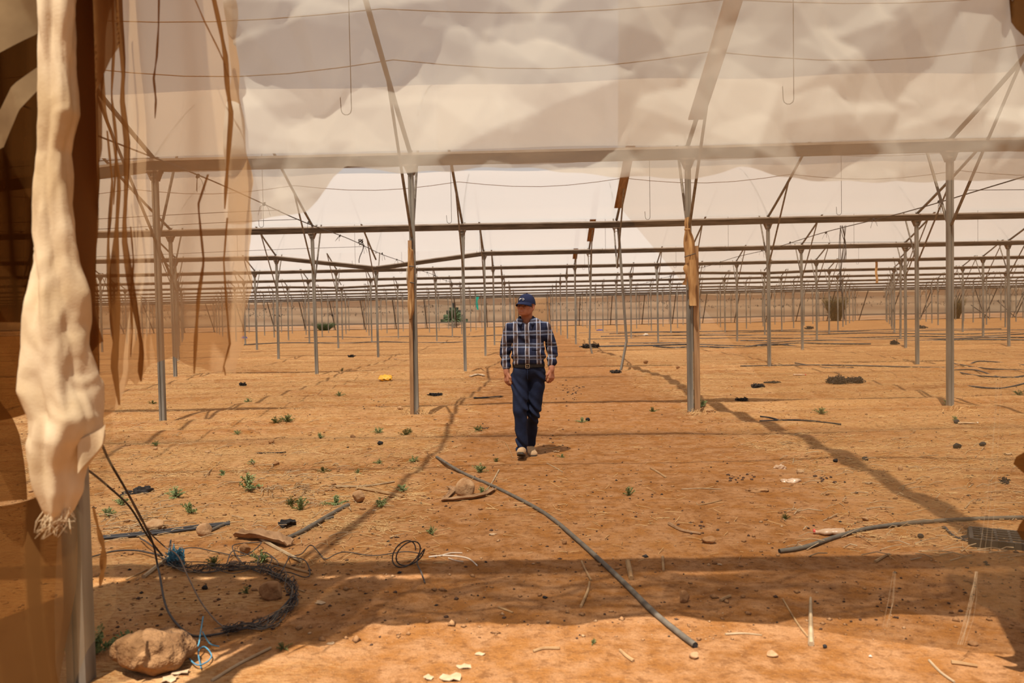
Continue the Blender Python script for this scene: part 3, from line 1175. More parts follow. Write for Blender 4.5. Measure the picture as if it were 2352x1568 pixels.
PL = plaid('plaid_cloth')
sh = SDF((-.36, -.25, .92), (.44, .27, 1.50), .0055)
sh.ell((.025, .015, 1.22), (.184, .120, .28), .03).ell((.025, .0, 1.32), (.176, .110, .14), .05)
sh.ell((.028, -.02, 1.08), (.180, .134, .125), .04).ell((.028, .0, 1.005), (.176, .132, .050), .03)
for (S_, E_, W_), s in zip(ARM, (-1, 1)):
    sh.cap((.018 + s * .062, .022, 1.425), (S_[0] * .9 + .002, S_[1], S_[2] + .012), .045, .054, .04)
    cuff = tuple(np.array(E_) + (np.array(W_) - np.array(E_)) * .66)
    sh.cap(S_, E_, .060, .054, .03).cap(E_, cuff, .056, .045, .02)
    c0 = tuple(np.array(E_) + (np.array(W_) - np.array(E_)) * .48)
    sh.cap(c0, cuff, .047, .051, .006)
    sh.ell(tuple(np.array(W_) + (0, 0, -.01)), (.075, .075, .052), .004, True)
sh.cap((.012, -.03, 1.47), (.012, .03, 1.55), .068, .09, .012, True)
sh.cap((.010, -.11, 1.40), (.012, -.06, 1.47), .010, .045, .012, True)
X, Y, Z = sh.pts()
side = np.clip((np.abs(X - .025) - .10) / .07, 0, 1)
low = np.clip((1.16 - Z) / .14, 0, 1)
sh.D += (.0062 * np.sin(Z * 48 + 26 * (X - .025) * np.sign(X - .02) + 2.2 * np.sin(Y * 16 + Z * 12)) * np.clip(side + low * .8, 0, 1)
         + .0048 * np.sin(26 * X + 19 * Z + 3 * np.sin(Z * 15 + X * 9)) * (1 - side * .5)).astype(np.float32)
# sleeve pulls apart from the trunk below the armpit
for s in (-1, 1):
    sh.cap((.025 + s * .178, .03, 1.02), (.03 + s * .168, .03, 1.22), .012, .006, .012, True, sq=(1, 9, 1))
put('shirt', sh.mesh('shirt'), PL, man)['label'] = 'navy, white and brown plaid shirt'

# collar, placket, buttons, pocket flap
m = MB()
vs, fs = [], []
T = np.linspace(-150, 150, 31)
for a in T:
    r = math.radians(a + 90)
    fr = max(0, (abs(a) - 95) / 55)
    for (rr, z, yy) in ((.066, 1.486 - .045 * fr, 0), (.072, 1.492 - .044 * fr, 0), (.104 + .006 * fr, 1.448 - .060 * fr, -.018 * fr)):
        vs.append((.012 + rr * 1.05 * math.cos(r), .018 + (rr + .004) * math.sin(r) - .028 * fr + yy, z))
for i in range(len(T) - 1):
    for k in range(2):
        fs.append((i * 3 + k, (i + 1) * 3 + k, (i + 1) * 3 + k + 1, i * 3 + k + 1))
o = m.add(vs, fs).build('collar', PL, man, True)
md = o.modifiers.new('thickness', 'SOLIDIFY')
md.thickness = .004
BT = M('dark_button', (.10, .08, .07), None, 60, .4)


def shirt_front(x, z):
    """front surface of the shirt at x, z from its distance grid"""
    i = int(round((x - sh.lo[0]) / sh.h))
    k = int(round((z - sh.lo[2]) / sh.h))
    col_ = sh.D[i, :, k]
    j = int(np.argmax(col_ < 0))
    return sh.lo[1] + sh.h * (j - .5)


m = MB()
zs = np.linspace(1.345, .985, 16)
vs = [(x, shirt_front(.012, z) - .003, z) for z in zs for x in (-.004, .026)]
fs = [(2 * i, 2 * i + 1, 2 * i + 3, 2 * i + 2) for i in range(15)]
o = m.add(vs, fs).build('placket', PL, man)
md = o.modifiers.new('thickness', 'SOLIDIFY')
md.thickness = .003
for z in (1.335, 1.255, 1.185, 1.115, 1.045, .99):
    y = shirt_front(.012, z)
    MB().tube([(.011, y - .004, z), (.011, y - .010, z)], .0055, 8).build('button', BT, man)
for x, z in ((-.042, 1.372), (.075, 1.372)):
    y = shirt_front(x * .9, 1.36)
    MB().tube([(x * .8 + .003, y - .008, z), (x * .8 + .003, y - .014, z)], .0045, 8).build('button', BT, man)
vs, fs = [], []
for i, x in enumerate(np.linspace(.065, .150, 7)):
    for z in (1.255, 1.14):
        vs.append((x, shirt_front(x, z) - .004, z))
fs = [(2 * i, 2 * i + 2, 2 * i + 3, 2 * i + 1) for i in range(6)]
o = MB().add(vs, fs).build('chest_pocket', PL, man)
md = o.modifiers.new('thickness', 'SOLIDIFY')
md.thickness = .003

# trousers
tr = SDF((-.24, -.28, .06), (.30, .36, 1.02), .0055)
tr.ell((.028, .005, .905), (.170, .128, .105), .03).cap((.028, 0, .955), (.028, 0, .985), .118, .116, .02, sq=(1.38, 1.03, 1))
tr.cap((-.062, -.01, .85), (-.072, -.10, .50), .099, .071, .03).cap((-.072, -.10, .50), (-.058, -.085, .13), .070, .054, .03)
tr.cap((-.058, -.085, .13), (-.058, -.088, .095), .056, .060, .012)
tr.cap((.112, .01, .85), (.070, .01, .48), .100, .069, .03).cap((.070, .01, .48), (.036, .185, .15), .067, .051, .03)
tr.cap((.036, .185, .15), (.034, .195, .115), .053, .057, .012)
X, Y, Z = tr.pts()
tr.D += (.0085 * np.sin(24 * (X * 1.2 - Y) + 30 * Z + 3.5 * np.sin(Z * 11 + X * 16)) * (.35 + np.exp(-((Z - .47) / .10) ** 2) + np.exp(-((Z - .16) / .07) ** 2) + .7 * np.exp(-((Z - .80) / .08) ** 2))
         + .0016 * np.sin(24 * X + 40 * Z + 3 * np.sin(13 * X + 9 * Z))).astype(np.float32)
jeans = M('dark_denim', (.008, .015, .046), (.005, .009, .027), 14, .85, .15, 300)
put('trousers', tr.mesh('trousers'), jeans, man)['label'] = 'dark blue jeans'
m = MB()
for a, b in (((-.005, .005), (.93, .80)),):
    zs = np.linspace(.945, .83, 9)
    pts = []
    for z in zs:
        i, k = int(round((.014 - tr.lo[0]) / tr.h)), int(round((z - tr.lo[2]) / tr.h))
        j = int(np.argmax(tr.D[i, :, k] < 0))
        pts.append((.014, tr.lo[1] + tr.h * (j - .6), z))
    m.tube(pts, .004, 5)
m.build('fly_seam', M('denim_seam', (.03, .055, .14), None, 30), man)
# belt follows the waist
m = MB()
vs, fs = [], []
nb = 64
for i in range(nb):
    a = 2 * PI * i / nb
    rx, ry = .1665, .1265
    for e, z in ((.0, .955), (.006, .957), (.006, .989), (.0, .991)):
        vs.append((.028 + (rx + e) * math.cos(a), 0 + (ry + e) * math.sin(a), z))
for i in range(nb):
    j = (i + 1) % nb
    for k in range(4):
        fs.append((i * 4 + k, j * 4 + k, j * 4 + (k + 1) % 4, i * 4 + (k + 1) % 4))
belt = m.add(vs, fs).build('belt', M('black_belt_leather', (.018, .014, .012), None, 30, .4), man)
m = MB()
yb = -.1265 - .012
for c, s in (((.016, yb, .991), (.044, .005, .005)), ((.016, yb, .953), (.044, .005, .005)), ((-.004, yb, .972), (.005, .005, .040)), ((.036, yb, .972), (.004, .005, .040)), ((.012, yb + .001, .972), (.026, .004, .004))):
    m.box(c, s)
m.build('buckle', M('silver_buckle', (.75, .70, .62), None, 30, .25, 0, 40, .9), belt)


# suede boots with dark soles
def shoe(origin, pitch, yaw, lab):
    s = SDF((-.075, -.24, -.01), (.075, .12, .16), .005)
    s.cap((0, .035, .045), (0, -.05, .048), .040, .043, .02).cap((0, -.05, .046), (.0, -.165, .036), .043, .036, .02)
    s.ell((0, -.16, .032), (.046, .05, .034), .02).cap((0, .02, .06), (0, .015, .125), .044, .045, .02)
    s.ell((0, .015, .155), (.037, .045, .035), .006, True)
    X, Y, Z = s.pts()
    s.D = np.maximum(s.D, (.017 - Z)).astype(np.float32)
    s.D += (.0018 * np.sin(90 * Z + 40 * Y) * np.exp(-((Y + .06) / .05) ** 2)).astype(np.float32)
    R = Matrix.Rotation(yaw, 4, 'Z') @ Matrix.Translation((0, .07, 0)) @ Matrix.Rotation(pitch, 4, 'X') @ Matrix.Translation((0, -.07, 0))
    me_ = s.mesh('boot')
    me_.transform(Matrix.Translation(origin) @ R)
    o_ = put('boot', me_, M('tan_suede', (.52, .34, .19), (.40, .25, .13), 20, .9, .2, 120), man)
    m_ = MB()
    ol = []
    for a in np.linspace(0, 2 * PI, 29)[:-1]:
        yy = -.07 + .142 * math.sin(a)
        wv = .043 + .007 * math.sin(-a)
        ol.append((wv * np.sign(math.cos(a)) * abs(math.cos(a)) ** .6, yy))
    n_ = len(ol)
    rk = lambda y: .012 * max(0, (-y - .15) / .06)
    vs = [(x, y, 0 + rk(y)) for x, y in ol] + [(x * 1.03, y * 1.01, .021 + rk(y)) for x, y in ol]
    fs = [(k, (k + 1) % n_, n_ + (k + 1) % n_, n_ + k) for k in range(n_)] + [tuple(range(n_ - 1, -1, -1)), tuple(range(n_, 2 * n_))]
    me2 = m_.add(vs, fs).mesh('sole')
    me2.transform(Matrix.Translation(origin) @ R)
    put('sole', me2, M('dark_rubber_sole', (.10, .085, .07), (.06, .05, .04), 20, .8), o_)
    return o_


shoe((-.058, -.10, .004), math.radians(-13), math.radians(-4), '')
shoe((.034, .19, .0), math.radians(3), math.radians(9), '')

# cap: crown, brim, white emblem, button
cap = empty('cap')
cap.parent = man
NAVY = M('navy_cap_cloth', (.012, .019, .066), (.008, .013, .046), 10, .85, .2, 300)
vs, fs = [], []
nu, nv_ = 36, 12
for i in range(nu):
    a = 2 * PI * i / nu
    for j in range(nv_ + 1):
        b = (PI / 2) * j / nv_
        rad = math.cos(b) ** .80
        z0 = .012 + .010 * (-math.sin(a))               # lower at the back
        rr = 1 + .010 * abs(math.sin(3 * a)) * math.sin(2 * b)
        vs.append(hp(.0895 * rad * rr * math.cos(a), .016 + .111 * rad * rr * math.sin(a), z0 - .004 + (.123 - z0) * math.sin(b) ** .95))
for i in range(nu):
    for j in range(nv_):
        i2 = (i + 1) % nu
        fs.append((i * (nv_ + 1) + j, i2 * (nv_ + 1) + j, i2 * (nv_ + 1) + j + 1, i * (nv_ + 1) + j + 1))
MB().add(vs, fs).build('crown', NAVY, cap, True)
vs, fs = [], []
nb = 20
for i in range(nb + 1):
    u = -1 + 2 * i / nb
    a = -PI / 2 + u * 1.12
    x0, y0_ = .0890 * math.cos(a), .016 + .110 * math.sin(a)
    for q in range(5):
        e = q / 4
        ext = .072 * (1 - abs(u) ** 2.6) * e
        zz_ = (.0125 + .010 * (-math.sin(a))) * (1 - e) + e * (.006 - .030 * u * u - .010 * (1 - u * u)) - .004 * (u * u) * (1 - e)
        vs.append(hp(x0 * (1 + .06 * e * (1 - abs(u))), y0_ - ext, zz_))
for i in range(nb):
    for q in range(4):
        fs.append((i * 5 + q, (i + 1) * 5 + q, (i + 1) * 5 + q + 1, i * 5 + q + 1))
o = MB().add(vs, fs).build('brim', NAVY, cap, True)
md = o.modifiers.new('thickness', 'SOLIDIFY')
md.thickness = .005


def on_cap(u, v):
    """a point on the crown front, u to the right, v up (metres)"""
    a = -PI / 2 + u / .095
    b = math.asin(min(.98, max(.02, (v + .002) / .100)))
    rad = math.cos(b) ** .80 + .018
    return hp(.0895 * rad * math.cos(a), .016 + .111 * rad * math.sin(a), .018 + .012 + v + .002)


m = MB()
m.tube([on_cap(u, v) for u, v in ((-.040, .010), (-.038, .022), (-.031, .031), (-.027, .020), (-.034, .010))], .0030, 6)
m.tube([on_cap(u, v) for u, v in ((-.026, .030), (-.020, .033), (-.016, .024), (-.012, .029), (-.006, .028))], .0025, 6)
m.tube([on_cap(u, v) for u, v in ((-.004, .029), (.008, .032), (.020, .029), (.025, .021), (.019, .013), (.009, .013), (.004, .017))], .0026, 6)
m.build('emblem', M('white_embroidery', (.86, .86, .86), None, 50, .8), cap, True)['label'] = 'white stitched emblem on the cap front'
MB().tube([hp(0, .016, .118), hp(0, .016, .126)], .008, 8).build('top_button', NAVY, cap)

# ------------------------------------------------------------------ torn curtain of the front row
def tri(a):
    return 2 / PI * np.arcsin(np.sin(a))


def crumple(x, z, amp, fr, seed, n=7):
    g = np.random.default_rng(seed)
    r = np.zeros_like(x)
    for k in range(n):
        th = g.uniform(0, PI)
        f = fr * g.uniform(.5, 1.6)
        a = (x * math.cos(th) + z * math.sin(th)) * f * 2 * PI + g.uniform(0, 6) + 1.1 * wob(x, z, 0, 1.6, k * 3)
        r += tri(a) * (.45 + .55 * wob(x, z, k * 3.0, 1.3, k * 5)) / (f / fr)
    return amp * r


def crease(x, z, seed, n, s, x0, x1, z0, z1):
    g = np.random.default_rng(seed)
    C = np.stack([g.uniform(x0, x1, n), g.uniform(z0, z1, n)], 1)
    d1 = np.full(x.shape, 9.0)
    for k in range(n):
        th = g.uniform(0, PI)
        a, b = (x - C[k, 0]), (z - C[k, 1])
        u_, v_ = a * math.cos(th) + b * math.sin(th), -a * math.sin(th) + b * math.cos(th)
        d1 = np.minimum(d1, np.abs(u_) + 1.5 * np.abs(v_) + .25 * np.abs(u_ - .6 * v_))
    return s * d1


def sheet(name, pxf, pyf, Y, disp, nu, nv, mt, parent=None, thick=0):
    u, v = np.meshgrid(np.linspace(0, 1, nu), np.linspace(0, 1, nv), indexing='ij')
    PX, PY = pxf(u, v), pyf(u, v)
    P = np.array([at(a, b, Y)[:] for a, b in zip(PX.ravel(), PY.ravel())])
    dy = disp(P[:, 0], P[:, 2])
    P[:, 1] += dy
    o = put(name, np_mesh(name, P, grid_quads(nu, nv)), MT[mt] if isinstance(mt, str) else mt, parent)
    return o


# 1 creased sheet over the top of the picture
EDGE = [(490, 508), (530, 505), (600, 492), (688, 478), (715, 452), (738, 425), (752, 400), (785, 372), (850, 384), (945, 392), (1100, 384), (1250, 380),
        (1425, 394), (1500, 392), (1600, 407), (1700, 380), (1800, 396), (2000, 408), (2200, 402), (2400, 400), (2800, 392)]


def up_px(u, v):
    return 498 + u * 2282


def up_py(u, v):
    x = 498 + u * 2282
    b = poly(EDGE, x.ravel()).reshape(x.shape) + 2 * np.sin(x * .05)
    return -850 + v ** .8 * (b + 850)


o = sheet('plastic_sheet', up_px, up_py, 3.02, lambda x, z: crease(x, z, 3, 40, .17, -1.3, 2.9, 1.8, 3.9) + crease(x, z, 8, 80, .08, -1.3, 2.9, 1.8, 3.9) + crumple(x, z, .022, 1.25, 5, 10) + .012 * wob(x, z, 0, 5, 9) - .03 * (z - 2), 330, 150, 'sheet')
tag(o, 'large creased translucent plastic sheet hanging across the top', 'plastic sheet')

# 2 double layer at the left with ragged hem
RE = [(-640, 545), (0, 540), (150, 545), (300, 560), (420, 582), (500, 584), (540, 577), (640, 581), (700, 572), (770, 562), (830, 552), (870, 548)]
HEM = [(190, 975), (232, 960), (262, 942), (282, 905), (300, 868), (318, 885), (345, 838), (400, 818), (440, 838), (470, 846), (500, 858), (530, 852), (560, 862), (600, 862)]


def l_px(u, v):
    y = -640 + v * 1500
    r = poly(RE, y.ravel()).reshape(v.shape)
    return 196 + u * (r - 196 + 4 * np.sin(y * .05))


def l_py(u, v):
    x = 196 + u * 352
    b = poly(HEM, x.ravel()).reshape(x.shape)
    return -640 + v * (b + 640)


o = sheet('torn_netting', l_px, l_py, 3.11, lambda x, z: .014 * np.sin(x * 30 + 2 * np.sin(z * 2)) + crumple(x, z, .008, 1.6, 9, 5), 90, 150, 'tan')
tag(o, 'tan torn netting with ragged hem over the left posts', 'netting')

# 3 dense brown pleats beside the bright cloth
RB = [(-640, 296), (0, 292), (60, 276), (150, 252), (260, 232), (400, 232), (520, 210), (640, 205), (760, 216), (880, 240), (960, 236)]


def b_px(u, v):
    y = -860 + v * 1820
    r = poly(RB, y.ravel()).reshape(v.shape)
    return 120 + u * (r - 120)


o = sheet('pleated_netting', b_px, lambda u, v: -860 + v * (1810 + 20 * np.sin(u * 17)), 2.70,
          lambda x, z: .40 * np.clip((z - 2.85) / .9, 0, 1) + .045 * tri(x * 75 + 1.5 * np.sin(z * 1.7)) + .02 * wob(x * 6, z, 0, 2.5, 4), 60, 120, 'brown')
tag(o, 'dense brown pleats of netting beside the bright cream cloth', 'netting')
sheet('second_layer', lambda u, v: 150 + u * (poly(RB, (-860 + v * 1720).ravel()).reshape(v.shape) - 158), lambda u, v: -860 + v * 1660 + 15 * np.sin(u * 11), 2.75,
      lambda x, z: .36 * np.clip((z - 2.85) / .9, 0, 1) + .03 * np.sin(x * 55 + 2 * np.sin(z * 1.1)), 40, 90, 'brown', o)

# 4 bright bundled cloth
BL = [(-880, 84, 205), (-640, 84, 205), (0, 86, 178), (150, 92, 172), (260, 96, 182), (350, 92, 158), (470, 82, 166), (560, 76, 176), (640, 70, 188), (760, 60, 196), (860, 57, 205),
      (900, 60, 212), (960, 72, 226), (1010, 66, 220), (1080, 80, 190), (1130, 92, 184), (1170, 102, 170), (1196, 112, 150)]
ty = np.array([b[0] for b in BL], float)
n1, n2 = 210, 64
yy = np.linspace(-640, 1196, n1)
yy = np.concatenate([np.linspace(-880, 0, 50), np.linspace(5, 1196, 190)])
n1 = len(yy)
L_, R_ = np.interp(yy, ty, [b[1] for b in BL]), np.interp(yy, ty, [b[2] for b in BL])
V = []
for y, l, r in zip(yy, L_, R_):
    c = at((l + r) / 2, y, 2.62)
    hw = (r - l) / 2 / (F / 2.62)
    for k in range(n2):
        a = 2 * PI * k / n2
        V.append((c.x + hw * math.cos(a), c.y + hw * .75 * math.sin(a), c.z))
V = np.array(V)
cx = V.reshape(n1, n2, 3).mean(1, keepdims=True)
d = V.reshape(n1, n2, 3) - cx
g3 = V.reshape(n1, n2, 3)
ang = np.arctan2(d[..., 1], d[..., 0])
zc_ = g3[..., 2]
sn, cs_ = np.sin(ang), np.cos(ang)
f = 1 + .16 * tri(ang * 4 + 2.2 * np.sin(zc_ * 3.7) + zc_ * 1.5) + .17 * np.abs(wob(cs_ * 1.5, sn * 1.5, zc_ * 5, 2.2, 7)) + .13 * wob(cs_ * 2.5, sn * 2.5, zc_ * 11, 1.8, 22) \
    + .14 * tri(zc_ * 24 + ang * 3.3 + 2.5 * wob(cs_ * 2, sn * 2, zc_ * 3, 1.5, 3)) * np.clip(.25 + 1.1 * wob(cs_, sn, zc_ * 3, 1.8, 31), 0, 1) + .03 * tri(9 * wob(cs_ * 1.3, sn * 1.3, zc_ * 6, 1.5, 13)) + .02 * tri(12 * wob(cs_ * 1.3, sn * 1.3, zc_ * 9, 1.5, 42)) - .08
V = (cx + d * f[..., None]).reshape(-1, 3)
V[:, 1] += .42 * np.clip((V[:, 2] - 2.85) / .9, 0, 1)
Q = [(i * n2 + k, i * n2 + (k + 1) % n2, (i + 1) * n2 + (k + 1) % n2, (i + 1) * n2 + k) for i in range(n1 - 1) for k in range(n2)]
o = put('cream_cloth', np_mesh('cream_cloth', V, np.array(Q)), MT['cream'])
tag(o, 'bright cream bundled cloth with frayed end hanging at the left', 'cloth')
m = MB()
for q in range(80):
    p = at(random.uniform(98, 160), random.uniform(1165, 1192), 2.60)
    m.tube([p, p + Vector((random.uniform(-.03, .015), random.uniform(-.02, .02), -.03)), p + Vector((random.uniform(-.05, .02), random.uniform(-.02, .02), -random.uniform(.03, .07)))], [.0013, .0010, .0005], 4)
m.build('frayed_end', MT['cream'], o)['kind'] = 'stuff'
# loose corner at the right of the bundle
sheet('loose_corner', lambda u, v: 186 + u * (62 - 20 * v), lambda u, v: 1010 - u * 38 + v * (75 - 25 * u), 2.60, lambda x, z: .02 * np.sin(x * 60), 14, 12, 'cream', o)

# 5 dark folds at the far left
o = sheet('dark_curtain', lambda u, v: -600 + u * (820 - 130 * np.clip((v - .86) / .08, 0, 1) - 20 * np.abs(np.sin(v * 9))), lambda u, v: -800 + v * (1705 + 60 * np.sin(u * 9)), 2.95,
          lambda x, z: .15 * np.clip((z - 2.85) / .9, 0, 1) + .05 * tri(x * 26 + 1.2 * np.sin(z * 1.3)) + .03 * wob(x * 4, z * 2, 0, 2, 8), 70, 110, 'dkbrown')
tag(o, 'brown curtain left of the cream cloth, its colour darkened for shade', 'curtain')
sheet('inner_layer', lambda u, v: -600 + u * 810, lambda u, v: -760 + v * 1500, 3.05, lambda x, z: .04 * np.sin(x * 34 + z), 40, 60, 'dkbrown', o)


def fold(nm, pts_top, pts_bot, Y, lab, mt='creamshade', amp=.035):
    xs_ = np.linspace(0, 1, 40)
    tx = np.interp(xs_, np.linspace(0, 1, len(pts_top)), [p[0] for p in pts_top])
    tyy = np.interp(xs_, np.linspace(0, 1, len(pts_top)), [p[1] for p in pts_top])
    bx = np.interp(xs_, np.linspace(0, 1, len(pts_bot)), [p[0] for p in pts_bot])
    by = np.interp(xs_, np.linspace(0, 1, len(pts_bot)), [p[1] for p in pts_bot])
    nv = 26

    def ff(a, b):
        return lambda u, v: np.interp(u, xs_, a) * (1 - v) + np.interp(u, xs_, b) * v
    o = sheet(nm, ff(tx, bx), ff(tyy, by), Y, lambda x, z: amp * wob(x * 7, z * 7, 0, 1.6, 12) + .02 * tri((x + z * .7) * 14 + 3 * wob(x, z, 0, 5, 2)), 40, nv, mt)
    tag(o, lab, 'cloth')
    return o


fold('cloth_fold', [(-200, -60), (0, -40), (95, -50)], [(-200, 170), (0, 125), (98, 50)], 2.74, 'cloth fold at the top left corner, its shade painted in olive')
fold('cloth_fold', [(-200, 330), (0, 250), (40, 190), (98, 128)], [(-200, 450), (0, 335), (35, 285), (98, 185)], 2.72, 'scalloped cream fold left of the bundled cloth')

# 6 lower left panels
o = sheet('brown_panel', lambda u, v: -300 + u * (455 + 12 * np.sin(v * 7)), lambda u, v: 1130 - 30 * np.sin(u * 7) + v * 760, 3.16,
          lambda x, z: .030 * tri(x * 30 + 1.2 * np.sin(z * 3)) + .02 * wob(x * 5, z * 2, 0, 2, 18), 70, 60, 'panel')
tag(o, 'brown hanging panel in the bottom left corner', 'netting')
FE = [(880, -10), (920, 2), (960, 24), (1000, 38), (1060, 48), (1110, 54), (1150, 56)]
o = sheet('brown_panel', lambda u, v: -300 + u * (300 + poly(FE, (880 + v * 270).ravel()).reshape(v.shape)), lambda u, v: 880 + v * 270, 3.12,
          lambda x, z: .02 * np.sin(x * 30), 30, 30, 'panel')
tag(o, 'rounded brown flap at the left edge below the dark curtain', 'netting')
TE = [(940, 256), (1000, 262), (1060, 264), (1110, 250), (1160, 214), (1200, 222), (1250, 236), (1300, 262), (1340, 268), (1400, 262), (1460, 226), (1500, 196), (1560, 170)]
o = sheet('torn_film', lambda u, v: 130 + u * (poly(TE, (940 + v * 640).ravel()).reshape(v.shape) - 130), lambda u, v: 940 + v * 640, 3.14,
          lambda x, z: .012 * np.sin(x * 40 + 3 * z) + crumple(x, z, .006, 2, 21, 4), 30, 70, 'clear')
tag(o, 'thin torn film drooping in front of the near post', 'film')


# hanging strips and cords of twisted netting
STRIPM = film('twisted_netting', (.24, .105, .03), .12, (1, .7, .4), .1, 6, (3, 3, .4))


def strip(pts, wpx, Y, lab):
    P = [at(a, b, Y) for a, b in pts]
    n = 26
    tt = np.linspace(0, len(P) - 1, n)
    Q_ = [P[min(int(t), len(P) - 2)].lerp(P[min(int(t), len(P) - 2) + 1], t - min(int(t), len(P) - 2)) for t in tt]
    wv = np.interp(tt, range(len(pts)), wpx) / (F / Y) / 2
    vs, fs = [], []
    for i, (p, w_) in enumerate(zip(Q_, wv)):
        tw = .5 * math.sin(i * .9)
        for s in (-1, -.3, .4, 1):
            vs.append(p + Vector((s * w_ * math.cos(tw), s * w_ * math.sin(tw) + (.4 * w_ if abs(s) < .5 else 0), 0)))
    for i in range(n - 1):
        for k in range(3):
            fs.append((i * 4 + k, i * 4 + k + 1, (i + 1) * 4 + k + 1, (i + 1) * 4 + k))
    o = MB().add(vs, fs).build('torn_strip', STRIPM, None, True)
    tag(o, lab, 'strip', 'torn strips hanging at the left')


strip([(478, -60), (505, 60), (518, 130), (522, 200), (531, 262), (524, 360), (519, 430), (516, 480)], [10, 11, 12, 12, 12, 10, 9, 3], 3.00, 'longest dark twisted strip hanging over the sheet, left of centre')
strip([(440, -20), (470, 50), (500, 110), (518, 150)], [3, 4, 4, 3], 2.99, 'slanting thin strip joining the longest twisted strip')
strip([(366, -60), (364, 60), (360, 130), (353, 180), (358, 230), (356, 272)], [4, 5, 5, 5, 6, 2], 3.00, 'thin short dark strip hanging near the top left')
strip([(270, -60), (276, 60), (284, 160), (280, 225), (292, 330), (290, 430), (284, 540), (298, 640), (316, 740), (326, 800), (322, 850), (324, 876)], [16, 14, 15, 12, 14, 14, 13, 16, 14, 12, 12, 4], 2.99, 'long wavy dark strip beside the pleats, reaching to the ragged hem')
strip([(232, 130), (240, 260), (262, 330), (274, 420), (268, 520), (262, 640), (268, 760), (262, 840), (274, 930)], [8, 9, 6, 8, 14, 22, 24, 16, 6], 2.99, 'broad brown strip hanging just right of the pleats')
strip([(255, -60), (262, 100), (256, 220), (268, 330), (261, 470)], [6, 7, 6, 8, 3], 3.02, 'thin dark strip between the pleats and the long wavy strip, upper')
strip([(246, 300), (258, 420), (248, 560), (252, 700), (262, 800)], [4, 7, 9, 10, 3], 3.02, 'narrow brown strip close beside the pleats, lower')
strip([(300, 520), (307, 600), (300, 680), (304, 760), (300, 820)], [3, 5, 6, 5, 2], 3.03, 'faint brown strip right of the long wavy strip')
strip([(478, 400), (455, 470), (462, 540), (468, 600), (456, 680), (450, 770), (446, 858)], [5, 6, 5, 7, 9, 10, 4], 3.00, 'brown strip hanging between two left posts')
strip([(522, 500), (514, 600), (520, 700), (528, 790), (514, 842), (518, 862)], [4, 5, 5, 5, 4, 3], 3.00, 'faint thin strip near the right edge of the torn netting')
strip([(214, 1165), (226, 1215), (238, 1260), (236, 1310), (230, 1345)], [5, 10, 14, 16, 5], 3.06, 'brown strip hanging beside the near post')

# 7 clear dusty film drooping to the right, and the gathered curtain at the right edge
CE = [(1420, 470), (1740, 862), (2014, 1150), (2250, 1390), (2400, 1450), (2800, 1500)]
o = sheet('clear_film', lambda u, v: 1420 + u * 1360, lambda u, v: -620 + v * (poly(CE, (1420 + u * 1360).ravel()).reshape(u.shape) + 620), 3.36,
          lambda x, z: .02 * wob(x, z, 0, 3, 14) + crumple(x, z, .006, .9, 33, 4), 110, 90, 'clear')
tag(o, 'clear dusty film drooping towards the right edge', 'film')
THR = M('loose_thread', (.5, .37, .22), None, 30, .7)
for q, (pts, n) in enumerate((([(2244, 1312), (2236, 1370), (2228, 1420), (2210, 1480)], 9), ([(2050, 1312), (2044, 1380), (2030, 1440), (2042, 1478)], 4), ([(2292, 870), (2284, 1000), (2276, 1150), (2258, 1270)], 3))):
    m = MB()
    for k in range(n):
        j = random.uniform(-16, 16)
        m.tube([at(a + j * (.4 + .2 * i) + 3 * math.sin(i * 2 + k), b, 3.34) for i, (a, b) in enumerate(pts)], .0004, 3)
    m.build('loose_threads', THR, o)['kind'] = 'stuff'
GE = [(-640, 2290), (-80, 2296), (0, 2318), (50, 2340), (110, 2368), (200, 2382), (1000, 2384), (1040, 2336), (1062, 2326), (1085, 2344), (1110, 2366), (1170, 2352), (1215, 2334), (1240, 2344), (1262, 2388), (1600, 2440)]
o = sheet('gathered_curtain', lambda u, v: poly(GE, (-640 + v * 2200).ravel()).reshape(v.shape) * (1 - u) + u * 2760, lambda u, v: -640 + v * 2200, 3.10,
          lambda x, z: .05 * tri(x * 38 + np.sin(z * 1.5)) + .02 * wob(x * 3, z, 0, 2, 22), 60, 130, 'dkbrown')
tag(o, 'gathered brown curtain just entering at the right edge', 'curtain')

# ------------------------------------------------------------------ planks and cloth on the first row posts
xa, xb = col_x(1, -1), col_x(1, 0)
Yr = ROWS[1]
p0, p1 = at(941, 552, Yr - .06), at(946, 945, Yr - .06)
o = MB().beam(Vector((p0.x, Yr - .045, p0.z)), Vector((p1.x, Yr - .045, -.06)), .055, .05, (0, 1, 0)).build('timber_plank', MT['wood'])
tag(o, 'weathered timber plank strapped to the left side of the post left of the man', 'plank')
p0, p1 = at(1596, 565, Yr), at(1601, 945, Yr)
o = MB().beam(Vector((p0.x, Yr - .02, p0.z)), Vector((p1.x, Yr - .02, -.06)), .085, .06, (0, 1, 0)).build('timber_plank', MT['wood'])
tag(o, 'orange-brown timber plank beside the post right of the man', 'plank')


